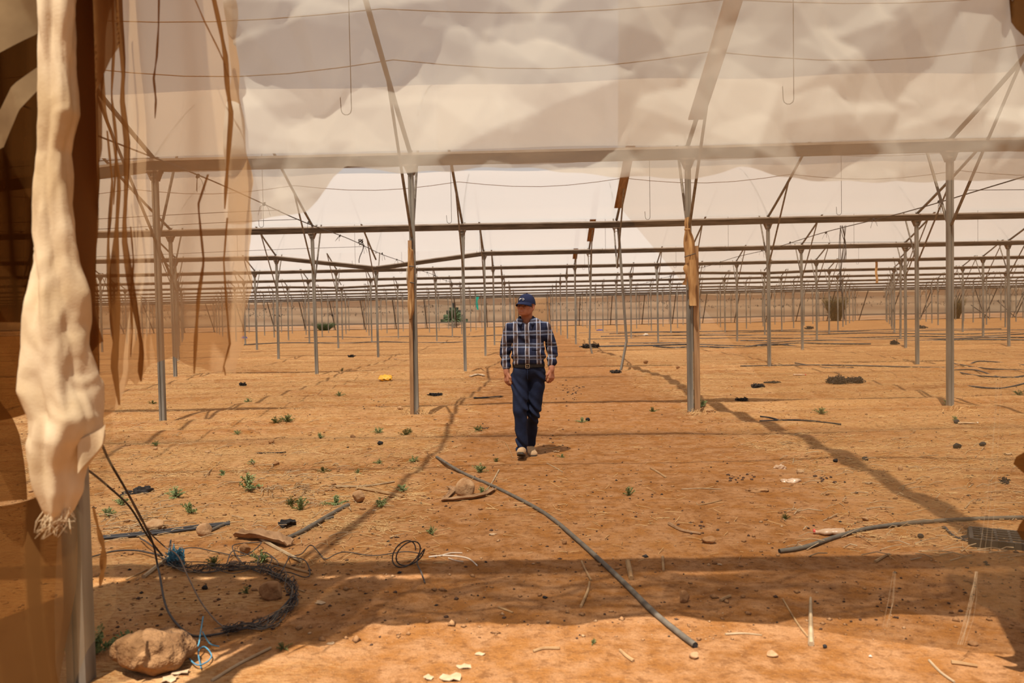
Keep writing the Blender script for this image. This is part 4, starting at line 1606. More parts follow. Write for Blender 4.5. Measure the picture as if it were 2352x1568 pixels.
def wrap(pts, lab, nm='cloth_wrap', Y=None, seed=0):
    """cloth bound round post and plank: px rows (y, left, right)"""
    Yc = (Y or Yr) - .02
    ys_ = np.linspace(pts[0][0], pts[-1][0], 48)
    l = np.interp(ys_, [p[0] for p in pts], [p[1] for p in pts])
    r = np.interp(ys_, [p[0] for p in pts], [p[2] for p in pts])
    nn = 28
    V = []
    for y, a, b in zip(ys_, l, r):
        c = at((a + b) / 2, y, Yc)
        hw = (b - a) / 2 / (F / Yc)
        for k in range(nn):
            t = 2 * PI * k / nn
            q = 1 + .16 * math.sin(5 * t + seed + c.z * 5) + .10 * math.sin(3 * t - c.z * 13) + .08 * math.sin(11 * t + c.z * 2)
            V.append((c.x + hw * q * math.cos(t), Yc + max(hw, .115) * .9 * q * math.sin(t), c.z))
    Q = [(i * nn + k, i * nn + (k + 1) % nn, (i + 1) * nn + (k + 1) % nn, (i + 1) * nn + k) for i in range(47) for k in range(nn)]
    o = put(nm, np_mesh(nm, np.array(V), np.array(Q)), MT['tape'])
    tag(o, lab, 'cloth')
    return o


o = wrap([(568, 940, 944), (576, 937, 951), (640, 937, 952), (700, 938, 951), (715, 939, 951), (732, 941, 947)], 'dusty tan cloth wrapped round the plank and post left of the man', seed=1)
MB().tube([at(938, 611, Yr - .12), at(953, 612, Yr - .12)], .008, 5).build('binding_wire', MT['wire'], o)
MB().tube([at(940, 648, Yr - .12), at(952, 650, Yr - .12)], .008, 5).build('binding_wire', MT['wire'], o)
sheet('loose_flap', lambda u, v: 933 + u * 7, lambda u, v: 614 + v * (36 + 6 * u), Yr - .05, lambda x, z: .02 * np.sin(z * 20), 5, 12, 'sheet', o)
o = wrap([(500, 1575, 1581), (512, 1573, 1584), (527, 1574, 1583), (545, 1573, 1590), (560, 1573, 1594), (600, 1574, 1596), (640, 1577, 1596), (690, 1582, 1598), (700, 1582, 1598)], 'ragged brown cloth bound round the post right of the man', seed=4)
MB().tube([at(1572, 590, Yr - .14), at(1597, 582, Yr - .14)], .008, 5).build('binding_wire', MT['wire'], o)
MB().tube([at(1572, 527, Yr - .12), at(1585, 526, Yr - .12)], .014, 6).build('knot_band', MT['tape'], o)
sheet('loose_flap', lambda u, v: 1578 - u * (6 + 4 * np.sin(v * 8)), lambda u, v: 608 + v * 46, Yr - .16, lambda x, z: .03 * np.sin(z * 14), 6, 16, 'tape', o)
sheet('loose_flap', lambda u, v: 1584 + u * 14 + 2 * np.sin(v * 7), lambda u, v: 596 + v * 106, Yr - .17, lambda x, z: .03 * np.sin(x * 50) + .01 * np.sin(z * 12), 8, 26, 'tape', o)

# ------------------------------------------------------------------ things on the ground
def spl(P, n=8):
    P = [Vector(p) for p in P]
    if len(P) < 3:
        return P
    o = []
    for i in range(len(P) - 1):
        a, b, c, d = P[max(i - 1, 0)], P[i], P[i + 1], P[min(i + 2, len(P) - 1)]
        for t in np.linspace(0, 1, n)[:-1]:
            o.append(.5 * ((2 * b) + (c - a) * t + (2 * a - 5 * b + 4 * c - d) * t * t + (3 * b - a - 3 * c + d) * t ** 3))
    o.append(P[-1])
    return o


def gpath(pts, r):
    return spl([gp(p[0], p[1], r * .8 + (p[2] if len(p) > 2 else 0)) for p in pts])


def hose(nm, pts, r, mt, lab, cat, grp=None, hollow=True, n=8):
    P = gpath(pts, r)
    m = MB().tube(P, r, n, not hollow)
    o = m.build(nm, MT[mt], None, True)
    if hollow:
        for e, f in ((P[0], P[1]), (P[-1], P[-2])):
            q = MB()
            q.tube([e + (f - e) * .05, e + (f - e) * .6], r * .78, n, True)
            q.build('bore_shade', MT['black'], o)  # black plug painted in for the shade inside the open end
    tag(o, lab, cat, grp)
    return o


hose('grey_hose', [(1003, 1052), (1060, 1087), (1130, 1118), (1210, 1158), (1265, 1192), (1330, 1247), (1420, 1330), (1500, 1410), (1560, 1460), (1597, 1488)], .0150, 'hose',
     'long grey hose running diagonally across the path in front of the man', 'hose')
hose('grey_hose', [(1790, 1270), (1850, 1260), (1920, 1237), (1990, 1218), (2080, 1206), (2200, 1197), (2350, 1192)], .0155, 'hose', 'curved grey hose lying at right beside the crate', 'hose')
hose('grey_hose', [(650, 1245), (700, 1221), (755, 1188), (800, 1163)], .017, 'hose', 'short straight grey pipe among weeds at left', 'hose')
hose('grey_hose', [(700, 1218), (722, 1205), (765, 1190)], .012, 'hose', 'stub of grey pipe beside the short straight pipe', 'hose')
hose('dark_pipe', [(232, 1240), (350, 1229), (450, 1217), (528, 1206)], .013, 'drip', 'pair of dark shiny pipes at left, front one', 'pipe')
hose('dark_pipe', [(232, 1234), (350, 1223), (450, 1211), (520, 1203)], .010, 'drip', 'pair of dark shiny pipes at left, rear one', 'pipe')
hose('dark_pipe', [(480, 1222), (505, 1212), (526, 1202)], .013, 'hose', 'short grey pipe end resting by the pale rock at left', 'pipe')
hose('dark_rod', [(1745, 966), (1840, 968), (1932, 971)], .012, 'black', 'thin black rod on the ground right of the timber plank', 'rod')
hose('dark_rod', [(1746, 962), (1772, 963), (1792, 965)], .012, 'black', 'shorter black rod beside the thin black rod', 'rod')
for q, (pts, lab) in enumerate([([(1700, 838), (1900, 840), (2182, 838), (2250, 832), (2352, 834)], 'black drip hose behind the grooved post, farthest of the bunch'),
                                ([(2190, 836), (2260, 846), (2352, 849)], 'black drip hose curving right of the grooved post, second of the bunch'),
                                ([(2188, 846), (2240, 856), (2300, 862), (2352, 864)], 'black drip hose curving right of the grooved post, third of the bunch'),
                                ([(2188, 851), (2250, 862), (2352, 868)], 'black drip hose, lowest of the bunch right of the grooved post'),
                                ([(2186, 882), (2240, 890), (2300, 887), (2352, 883)], 'black drip hose nearest the camera right of the grooved post'),
                                ([(1826, 838), (1900, 841), (1960, 842)], 'thin black hose between the two right posts')]):
    hose('drip_hose', pts, .016, 'drip', lab, 'hose', 'drip hoses at the right', False, 6)
hose('drip_hose', [(2170, 1212), (2190, 1232), (2225, 1243), (2275, 1240)], .008, 'drip', 'thin dark hose curling towards the black crate', 'hose', None, False, 5)
# rows of far drip lines
for q, (py, x0, x1) in enumerate([(765, 1330, 2300), (771, 700, 1200), (775, 1380, 2352), (781, 1350, 2352), (785, 560, 1180), (790, 1400, 2352), (797, 1330, 2000), (787, 1700, 2352), (800, 1500, 1830), (768, 1400, 2352)]):
    pts = [(x, py + 9 * (1210 - x) / 1000 + 1.2 * math.sin(x * .03 + q)) for x in np.linspace(x0, x1, 9)]
    P = spl([gp(a, b, .02) for a, b in pts], 5)
    o = MB().tube(P, .03, 4).build('drip_line', MT['drip'])
    tag(o, 'far dark drip line lying across the beds', 'hose', 'far drip lines across the beds')


# sticks, boards and bark
def stick(nm, pts, r0, r1, mt, lab, flat=1.0, lift=0.0, cat='stick', grp=None):
    P = spl([gp(p[0], p[1], max(r0, r1) * .7 + lift * i) for i, p in enumerate(pts)], 5)
    m = MB().tube(P, list(np.linspace(r0, r1, len(P))), 6)
    if flat != 1.0:
        z0 = [v[2] for v in m.v]
        m.v = [(v[0], v[1], P[min(i // 6, len(P) - 1)].z + (v[2] - P[min(i // 6, len(P) - 1)].z) * flat) for i, v in enumerate(m.v)]
    o = m.build(nm, MT[mt])
    tag(o, lab, cat, grp)
    return o


ST = [([(772, 1120), (840, 1112), (906, 1104)], .016, .009, 'palestick', 'long bleached stick lying left of the arch shadow'),
      ([(820, 1129), (870, 1134), (927, 1141)], .020, .020, 'stick', 'flat lath lying beside the round grey rock'),
      ([(470, 1100), (484, 1080), (499, 1063)], .011, .007, 'stick', 'short stick pointing away among the left weeds'),
      ([(330, 1328), (365, 1300), (405, 1270)], .016, .016, 'palestick', 'pale square batten crossing the wire bundle'),
      ([(580, 1228), (630, 1258), (692, 1292)], .016, .013, 'palestick', 'bleached stick under the curled bark'),
      ([(600, 1283), (650, 1300), (718, 1320)], .012, .009, 'stick', 'brown stick reaching into the shadow band at left'),
      ([(1090, 1140), (1120, 1124), (1146, 1080)], .004, .010, 'palestick', 'thin pale stick standing up beside the hose'),
      ([(1537, 1205), (1565, 1220), (1610, 1228)], .017, .011, 'bark', 'dark curved root lying right of the hose'),
      ([(1494, 1076), (1512, 1086), (1530, 1098)], .012, .012, 'stick', 'short broken cane on the path right of the man'),
      ([(1442, 1293), (1446, 1312), (1450, 1332)], .020, .018, 'stick', 'stubby chunk of cane at the edge of the shadow band'),
      ([(1522, 1280), (1523, 1298), (1524, 1312)], .011, .009, 'stick', 'short upright-looking cane just right of the stubby chunk'),
      ([(1334, 1395), (1350, 1358), (1354, 1338)], .010, .008, 'stick', 'bent pale cane inside the shadow band by the hose'),
      ([(1336, 1290), (1345, 1310), (1358, 1334)], .008, .007, 'stick', 'cane above the bent pale cane'),
      ([(1863, 1484), (1862, 1430), (1862, 1376)], .017, .008, 'palestick', 'pale thick cane lying end-on in the right shadow'),
      ([(1798, 1376), (1830, 1430), (1856, 1464)], .005, .006, 'stick', 'thin cane meeting the pale thick cane'),
      ([(1225, 1498), (1250, 1491), (1286, 1491)], .008, .010, 'stick', 'twig lying in the sunlit patch, nearest the bottom centre'),
      ([(1424, 1495), (1438, 1508), (1455, 1520)], .008, .010, 'stick', 'twig in the sunlit patch left of the hose end'),
      ([(1145, 1396), (1160, 1401), (1178, 1408)], .007, .006, 'stick', 'twig at the edge of the sunlit patch, centre left'),
      ([(1565, 1124), (1610, 1122), (1657, 1124)], .006, .005, 'palestick', 'straight pale straw across the path at right'),
      ([(1666, 1458), (1710, 1456), (1750, 1460)], .007, .005, 'palestick', 'straight twig in the sunlit patch right of the hose end'),
      ([(2185, 1524), (2210, 1527), (2245, 1533)], .013, .008, 'stick', 'flat stick near the bottom right shadow'),
      ([(2134, 1518), (2160, 1545), (2192, 1568)], .007, .006, 'palestick', 'slanting straw at the bottom right'),
      ([(486, 1566), (550, 1526), (622, 1490)], .009, .008, 'palestick', 'long pale cane at the bottom left of the sunlit patch'),
      ([(1000, 1005), (1020, 1003), (1042, 1002)], .008, .006, 'stick', 'dry stick near the arch shadow left of the man'),
      ([(1236, 1035), (1262, 1030), (1290, 1024)], .007, .006, 'stick', 'twig lying in the shadow of the man'),
      ([(1178, 1052), (1160, 1016), (1140, 1020)], .004, .006, 'stick', 'thin twig left of the boots'),
      ([(1256, 1064), (1275, 1074), (1292, 1084)], .006, .006, 'palestick', 'pale straw in front of the boots'),
      ([(2010, 1292), (2025, 1283), (2042, 1274)], .012, .010, 'stick', 'short cane in the bare right foreground'),
      ([(1655, 1382), (1664, 1376), (1678, 1371)], .012, .010, 'stick', 'chip of cane beside the round stone in the shadow'),
      ([(610, 1018), (630, 1010), (655, 1003)], .006, .005, 'stick', 'twig by the small orange stone at left'),
      ([(590, 1040), (640, 1040), (656, 1039)], .010, .009, 'black', 'thin dark rod among the left straw'),
      ([(1600, 1155), (1608, 1160), (1655, 1150)], .006, .006, 'stick', 'kinked twig at right of the path'),
      ([(700, 1360), (672, 1352), (640, 1350)], .006, .005, 'stick', 'twig beside the wire loop'),
      ([(290, 1332), (320, 1318), (338, 1308)], .007, .005, 'stick', 'twig in the shade by the batten')]
for pts, r0, r1, mt, lab in ST:
    stick('dry_stick', pts, r0 * .78, r1 * .78, mt, lab, grp='sticks and canes on the ground')
# white split stalk
o = stick('white_stalk', [(985, 1280), (1020, 1277), (1060, 1280), (1080, 1286), (1096, 1300)], .006, .004, 'white', 'white split stalk lying beside the wire coil')
for pts in ([(1010, 1279), (1035, 1272), (1062, 1272)], [(1030, 1284), (1048, 1290), (1064, 1292)]):
    MB().tube(spl([gp(a, b, .008) for a, b in pts]), .0035, 5).build('side_shoot', MT['white'], o)


def bark(pts, wd, mt, lab, curl=.5, cat='bark'):
    P = spl([gp(p[0], p[1], .006) for p in pts], 6)
    vs, fs = [], []
    k = 7
    for i, p in enumerate(P):
        T = (P[min(i + 1, len(P) - 1)] - P[max(i - 1, 0)]).normalized()
        s = T.cross(Vector((0, 0, 1))).normalized()
        w_ = wd * (.6 + .4 * math.sin(PI * (i + .5) / len(P))) * (1 + .18 * math.sin(i * 2.1))
        for q in range(k):
            a = -1 + 2 * q / (k - 1)
            vs.append(p + s * a * w_ + Vector((0, 0, curl * w_ * a * a + .01 + .1 * wd * math.sin(q * 3 + i * 1.7))))
    for i in range(len(P) - 1):
        for q in range(k - 1):
            fs.append((i * k + q, i * k + q + 1, (i + 1) * k + q + 1, (i + 1) * k + q))
    o = MB().add(vs, fs).build('curled_bark', MT[mt], None)
    md = o.modifiers.new('thickness', 'SOLIDIFY')
    md.thickness = .008
    tag(o, lab, cat)


bark([(542, 1236), (600, 1240), (664, 1256)], .05, 'bark', 'split curled bark board lying on the bleached stick at left', .9)
bark([(1014, 1152), (1060, 1149), (1105, 1142), (1136, 1126)], .026, 'bark', 'long curled bark in front of the upright rock', .7)
bark([(648, 1213), (660, 1208), (680, 1206)], .035, 'black', 'small charred bark curl behind the short pipe', .9)
bark([(1088, 916), (1120, 915), (1153, 911)], .045, 'black', 'dark flat strip of bark left of the man behind the shadow line', .1)
bark([(1022, 1150), (1040, 1130), (1030, 1122)], .02, 'bark', 'bark fragment left of the upright rock', .8)
bark([(1080, 868), (1098, 866), (1112, 864)], .05, 'woodgrey', 'short flat wood chunk on the arch shadow left of the man', .3, 'wood')
bark([(905, 826), (925, 828), (942, 829)], .05, 'bark', 'thin flat board lying left of the post with the strapped plank', .2, 'wood')


# rocks
def ico(sub=2):
    import bmesh
    bm = bmesh.new()
    bmesh.ops.create_icosphere(bm, subdivisions=sub, radius=1)
    V = np.array([v.co[:] for v in bm.verts])
    Fc = np.array([[v.index for v in f.verts] for f in bm.faces])
    bm.free()
    return V, Fc


IV3, IF3 = ico(4)
IV2, IF2 = ico(2)
IV1, IF1 = ico(1)


def rock(px, py, wpx, hpx, mt, lab, seed, sub=3, nm='rock', grp=None, cat='rock', rough=.22, dz=0):
    p = gp(px, py)
    k = F / p.y
    sx, sz = wpx / k / 2, hpx / k / 2
    sy = sx * .8
    V0, F0 = (IV3, IF3) if sub == 3 else (IV2, IF2)
    V = V0 * (1 + rough * wob(V0[:, 0], V0[:, 1], V0[:, 2], 1.7, seed % 50))[:, None]
    # planar chips
    g = np.random.default_rng(seed)
    for q in range(6):
        n = g.normal(size=3)
        n /= np.linalg.norm(n)
        d = V @ n
        lim = g.uniform(.5, .85)
        V = V - np.clip(d - lim, 0, None)[:, None] * n * .92
    if sub == 3:
        hi_ = 3.2 if mt == 'bigrock' else 1.0
        V = V * (1 + hi_ * (.05 * wob(V[:, 0], V[:, 1], V[:, 2], 6.0, (seed * 3) % 50) + .03 * np.abs(wob(V[:, 0], V[:, 1], V[:, 2], 13.0, (seed * 5) % 50))))[:, None]
    V = V / np.abs(V).max(0) * np.array([sx, sy, sz])
    zmin = V[:, 2].min()
    V[:, 2] -= zmin + sz * .15
    me = np_mesh(nm, V, F0, False)
    o = put(nm, me, MT[mt], loc=(p.x, p.y + sy * .4, p.z + dz))
    o.rotation_euler = (0, 0, 0)
    tag(o, lab, cat, grp)
    return o


RK = [(1068, 1140, 46, 50, 'rockpale', 'upright orange rock behind the long curled bark'), (822, 1153, 32, 33, 'rockpale', 'round mottled rock left of the arch shadow'),
      (469, 1230, 40, 38, 'rockpale', 'pointed pale rock at the end of the dark pipes'), (351, 1220, 46, 28, 'rockpale', 'flat-topped pale rock behind the dark pipes'),
      (562, 1272, 26, 30, 'rock', 'small orange rock under the curled bark board'), (622, 1376, 64, 46, 'rock', 'angular orange rock inside the wire loop'),
      (335, 1548, 196, 104, 'bigrock', 'big rough brown rock at the bottom left'), (1571, 1383, 29, 30, 'rock', 'round brown stone alone in the shadow band'),
      (1630, 1248, 34, 19, 'rock', 'orange rock at the end of the dark root'), (1597, 1512, 27, 17, 'rockpale', 'flat pale stone in the sunlit patch below the hose end'),
      (1776, 1508, 27, 16, 'rockpale', 'flat pale stone in the sunlit patch at right'), (621, 1016, 17, 13, 'rock', 'small orange stone on the left bed'),
      (633, 1071, 16, 12, 'rock', 'small orange stone by the straw drift at left'), (356, 1037, 11, 7, 'rockpale', 'pale pebble on the bed right of the leftmost weeds'),
      (476, 1040, 16, 6, 'rockpale', 'flat pale chip on the left bed'), (1988, 1196, 15, 11, 'rockpale', 'small pale stone where the hose crosses the shadow'),
      (1296, 1250, 13, 12, 'rock', 'small round pebble in mid path'), (2068, 1083, 13, 15, 'rockpale', 'small pale stone on the straw at right'),
      (1632, 945, 20, 10, 'rockpale', 'pale stone at the foot of the timber plank'), (1838, 1087, 20, 12, 'rockpale', 'stone lying on the board shadow'),
      (1706, 1372, 15, 7, 'rock', 'flat chip in the shadow band right of the round stone'), (2236, 1482, 24, 10, 'rock', 'flat stone near the loose threads at lower right'),
      (1557, 852, 10, 8, 'rock', 'small orange stone behind the timber plank'), (1484, 836, 12, 9, 'rock', 'small stone right of the bent post'),
      (920, 945, 16, 9, 'rockpale', 'pale stone left of the strapped plank'), (1377, 1300, 10, 8, 'rock', 'pebble just above the shadow band'),
      (810, 1005, 14, 10, 'rock', 'half-buried stone between left beds'), (2000, 1510, 9, 6, 'white', 'tiny white stone at lower right')]
for q, (a, b, c, d, mt, lab) in enumerate(RK):
    rock(a, b, c, d, mt, lab, q * 7 + 3, 3 if c > 24 else 2, 'rock' if c > 22 else 'stone', 'stones on the soil', 'rock', .26 if mt == 'bigrock' else .2)
# dark clods and droppings
CL = []
g = random.Random(4)
for c, n, sx, sy, s in (((1312, 900), 34, 34, 26, 5), ((1690, 1098), 22, 34, 10, 7), ((860, 934), 22, 46, 4, 5), ((1105, 983), 16, 26, 6, 6), ((1600, 1215), 12, 40, 18, 7), ((1880, 1100), 12, 30, 10, 8), ((540, 1300), 9, 34, 10, 13), ((1260, 1010), 10, 60, 30, 5), ((1400, 1180), 22, 120, 60, 5), ((2020, 1400), 20, 220, 60, 6), ((1000, 1160), 14, 80, 60, 5)):
    for q in range(n):
        CL.append((c[0] + g.gauss(0, .5) * sx, c[1] + g.gauss(0, .5) * sy, s * g.uniform(.6, 1.4)))
CLM = []
for q in range(5):
    V = IV1 * (1 + .25 * wob(IV1[:, 0], IV1[:, 1], IV1[:, 2], 2.5, q * 5))[:, None]
    me = np_mesh('soil_clod', V * np.array([1, .8, .65]), IF1)
    me.materials.append(MT['clod'])
    CLM.append(me)
for q, (a, b, s) in enumerate(CL):
    p = gp(a, b)
    o = put('soil_clod', CLM[q % 5], MT['clod'], loc=(p.x, p.y, p.z + .004))
    sc = s / (F / p.y) / 2
    o.scale = (sc, sc, sc)
    o.rotation_euler = (0, 0, g.uniform(0, 6))
    tag(o, 'small dark clod, one of the scatter over path and beds', 'clod', 'small dark clods')
for a, b, s, lab in ((873, 1018, 11, 'black lump on the left bed beside the arch shadow'), (1350, 967, 9, 'black lump on the path right of the man'), (1988, 1057, 11, 'dark lump beside the straw at right'), (2200, 1030, 16, 'long dark lump on the right straw'), (2258, 1026, 12, 'round dark lump on the right straw'), (470, 1354, 12, 'round black ball in the shade of the left curtain'), (2198, 968, 11, 'black lump near the bottle at right'), (1920, 1058, 9, 'dark lump on the board shadow'), (1895, 1488, 9, 'dark lump by the pale thick cane'), (2115, 1236, 12, 'dark lump on the board shadow near the hose')):
    o = rock(a, b, s * 1.3, s, 'black', lab, int(a), 2, 'dark_lump', None, 'lump')


# weeds: several seedlings copied over the ground
def weed_mesh(seed, n, bright):
    rr = random.Random(seed)
    st, lf = MB(), MB()
    for k in range(n):
        a, sp_ = rr.uniform(0, 2 * PI), rr.uniform(.05, 1.15)
        L = rr.uniform(.6, 1.1)
        d = Vector((math.cos(a) * math.sin(sp_), math.sin(a) * math.sin(sp_), math.cos(sp_)))
        P = [Vector((0, 0, 0)) + d * L * t - Vector((0, 0, .25 * L * t * t)) for t in (0, .35, .7, 1)]
        st.tube(P, [.014, .012, .009, .005], 3)
        for t in np.linspace(.2, 1, 15):
            p = d * L * t - Vector((0, 0, .25 * L * t * t))
            for s in (-1, 1):
                e = Vector((rr.gauss(0, 1), rr.gauss(0, 1), rr.gauss(.3, .7))).normalized() * rr.uniform(.08, .17)
                w_ = e.orthogonal().normalized() * .030
                lf.add([p, p + e * .5 + w_, p + e, p + e * .5 - w_], [(0, 1, 2, 3)])
    return lf.mesh('weed_plant'), st.mesh('stems')


WM = [weed_mesh(s, 15 + s % 5, s > 3) for s in range(7)]
WD = [(572, 1128, 62, 1, 'bushy bright green weed, largest on the left bed'), (405, 1142, 46, 1, 'bright green weed near the black bag'), (436, 1176, 42, 1, 'green weed in front of the black bag'),
      (634, 968, 26, 0, 'grey-green weed left of a pair on the left bed'), (660, 962, 30, 0, 'grey-green weed right of a pair on the left bed'), (870, 996, 24, 0, 'upright weed near the strapped plank'),
      (772, 1160, 44, 1, 'green weed beside the short straight pipe'), (690, 1172, 48, 1, 'loose green weed at the pipe tip'), (668, 1160, 40, 0, 'feathery weed left of the pipe tip'),
      (990, 1226, 30, 0, 'flat weed in mid path by a dark lump'), (280, 1160, 34, 1, 'weed growing through the black bag edge'), (248, 1184, 34, 0, 'weed beside the torn film at left'),
      (1098, 990, 22, 0, 'small weed between man and arch shadow'), (742, 1084, 26, 0, 'small weed on the straw drift'), (822, 1086, 20, 0, 'small weed under the bleached stick'),
      (580, 1060, 20, 0, 'small weed above the bushy bright weed'), (512, 1094, 24, 0, 'small weed left of the bushy bright weed'), (358, 1024, 20, 0, 'small weed on the far left bed'),
      (1886, 950, 26, 1, 'green tuft on the right bed'), (1608, 940, 34, 1, 'green weed at the foot of the timber plank'), (1336, 970, 22, 0, 'dusty weed right of the man'),
      (1444, 1138, 34, 0, 'weed on the path above the dark root'), (1803, 1192, 26, 0, 'dark weed beside the crushed bottle'), (1362, 1478, 22, 0, 'weed in the sunlit patch'),
      (1102, 1084, 34, 0, 'dry weed touching the diagonal hose'), (924, 1130, 30, 0, 'weed by the flat lath'), (545, 990, 18, 0, 'tiny weed at the left shadow line'),
      (650, 1490, 32, 0, 'weed at the edge of the sunlit patch at left'), (566, 1362, 28, 1, 'weed in the shade of the wire loop'), (222, 1500, 110, 1, 'tall leafy green weed beside the big rough rock'),
      (2195, 962, 20, 1, 'weed near the grooved post'), (876, 1164, 36, 0, 'low weed crossing the arch shadow'), (490, 1300, 42, 1, 'green weed tangled in the wire bundle'),
      (600, 1292, 46, 1, 'green weed behind the wire bundle'), (1075, 1140, 0, 0, ''), (1107, 1133, 26, 1, 'green sprig tucked behind the curled bark'), (1240, 918, 0, 0, ''),
      (930, 1000, 26, 0, 'weed near the foot of the strapped plank'), (1005, 1080, 0, 0, ''), (2176, 930, 22, 1, 'sprig at the foot of the grooved post'), (2340, 900, 22, 1, 'weed at the right edge by the drip hose'),
      (1500, 945, 20, 0, 'dusty sprig left of the timber plank'), (786, 850, 12, 0, 'tiny far sprig on the left bed'), (780, 914, 18, 0, 'tiny sprig on the middle of the left bed'), (570, 915, 16, 0, 'tiny sprig right of the leftmost post'),
      (950, 1062, 24, 0, 'sprig beside the hose tip'), (1140, 1060, 16, 0, 'sprig just left of the boots'), (940, 990, 18, 0, 'dry sprig by the arch shadow'), (1290, 1050, 16, 0, 'sprig right of the boots'), (735, 1010, 22, 0, 'upright sprig on the left bed'), (870, 1060, 18, 0, 'sprig below the upright weed'), (350, 920, 16, 0, 'sprig near the leftmost post')]
for q, (a, b, wpx, br, lab) in enumerate(WD):
    if not wpx:
        continue
    p = gp(a, b)
    lf, st = WM[q % 7]
    o = put('weed_plant', lf, None, loc=(p.x, p.y, p.z - .003))
    if not lf.materials:
        lf.materials.append(MT['leaf'])
    if br:
        o.material_slots[0].link = 'OBJECT'
        o.material_slots[0].material = MT['leafbright']
    s = wpx / (F / p.y) * .86
    o.scale = (s, s, s * .95)
    o.rotation_euler = (0, 0, q * 1.3)
    tag(o, lab, 'weed', 'weeds on the ground')
    if not st.materials:
        st.materials.append(MT['leaf'])
    put('stems', st, None, o)
# dry grass tuft at the foot of the strapped plank
m = MB()
for (a, b, n, s) in ((950, 952, 70, 1.0), (1600, 950, 26, .6), (2182, 938, 30, .6)):
    m = MB()
    p = gp(a, b)
    for k in range(n):
        t = random.uniform(0, 2 * PI)
        L = random.uniform(.06, .26) * s
        base = Vector((random.gauss(0, .12), random.gauss(-.06, .05), 0))
        e = base + Vector((math.cos(t) * L, math.sin(t) * L * .5, random.uniform(.01, .16) * s))
        m.tube([base, base.lerp(e, .5) + Vector((0, 0, .04 * s)), e], [.004, .003, .0015], 3)
    o = m.build('dry_grass_tuft', MT['straw'], loc=p)
    tag(o, 'dry straw tuft at the foot of the %s' % {950: 'post left of the man', 1600: 'timber plank right of the man', 2182: 'grooved post at right'}[a], 'grass', None, 'stuff')

# yellow crumpled bag
p = gp(885, 874)
X, Y, Z = np.meshgrid(np.linspace(-1, 1, 22), np.linspace(-1, 1, 10), [0], indexing='ij')
k = F / p.y
V = []
for s in (1, -1):
    w_ = .125 * (1 - .15 * np.abs(Y))
    hh = (1 - X ** 6) * (1 - Y ** 4)
    z = .055 + s * (.052 * hh + .010 * np.sin(7 * X + 4 * Y) + .007 * np.sin(13 * Y - 5 * X)) - .004 + .03 * Y
    V.append(np.stack([X * .155 + .01 * np.sin(Y * 5), Y * .07, z], -1).reshape(-1, 3))
Q = grid_quads(22, 10)
o = put('yellow_bag', np_mesh('yellow_bag', np.concatenate(V), np.concatenate([Q, (Q + 220)[:, ::-1]])), MT['yellow'], loc=(p.x, p.y, p.z + .02))
tag(o, 'crumpled yellow plastic bag on the left bed beyond the strapped plank', 'bag')

# bottles
def bottle(px, py, L, r, rot, lab, crush, capm=None, mt='clearplastic'):
    p = gp(px, py)
    prof = [(0, .0), (0, r * .8), (.03 * L, r), (.35 * L, r), (.42 * L, r * .86), (.5 * L, r), (.68 * L, r), (.84 * L, r * .45), (.88 * L, r * .36), (.97 * L, r * .36)]
    m = MB()
    n = 14
    vs, fs = [], []
    for i, (x, q) in enumerate(prof):
        for j in range(n):
            a = 2 * PI * j / n
            sq = crush if .25 < x / L < .7 else 1 - (1 - crush) * .4
            vs.append((x - L / 2, q * math.cos(a) * (1 + (1 - sq) * .5) + .12 * r * math.sin(x * 60), q * math.sin(a) * sq + crush * r * .9 + .3 * r * (1 - crush) * math.sin(x / L * 5)))
    for i in range(len(prof) - 1):
        for j in range(n):
            fs.append((i * n + j, i * n + (j + 1) % n, (i + 1) * n + (j + 1) % n, (i + 1) * n + j))
    o = m.add(vs, fs).build('plastic_bottle', MT[mt], None, True, (p.x, p.y, p.z))
    o.rotation_euler = (0, 0, rot)
    tag(o, lab, 'bottle')
    if capm:
        MB().tube([(.47 * L, 0, crush * r * .9), (.54 * L, 0, crush * r * .9)], r * .48, 12).build('cap_ring', MT[capm], o)
    return o


bottle(1905, 1228, .19, .034, PI * .93, 'crushed cloudy bottle with red ring behind the right hose', .62, 'red')
bottle(2222, 965, .26, .022, .05, 'thin pale crushed bottle on the right straw', .5, 'white', 'paper')
bottle(1836, 858, .28, .032, .1, 'cloudy bottle with red label lying on the far right bed', .7, 'red')

# black crate lying on its back
cr = empty('plastic_crate', gp(2336, 1250), math.radians(-27))
tag(cr, 'black plastic crate lying at the right edge below the hose', 'crate')
CW, CH = .50, .30
CRM = M('black_crate_plastic', (.05, .042, .034), (.03, .026, .022), 12, .55)
m = MB()
for s in (-1, 1):
    m.box((0, s * CH / 2, .025), (CW, .022, .05))
    m.box((s * CW / 2, 0, .025), (.022, CH, .05))
m.build('rim', CRM, cr)
for x in np.linspace(-.19, .19, 6):
    MB().box((x, 0, .044), (.014, CH - .02, .010)).build('slat', CRM, cr)
for y in np.linspace(-.09, .09, 4):
    MB().box((0, y, .047), (CW - .02, .013, .010)).build('slat', CRM, cr)
for x in np.linspace(-.22, .22, 12):
    MB().box((x, -CH / 2 - .014, .025), (.008, .010, .046)).build('rib', CRM, cr)
for y in np.linspace(-.11, .11, 6):
    MB().box((-CW / 2 - .014, y, .025), (.010, .008, .046)).build('rib', CRM, cr)


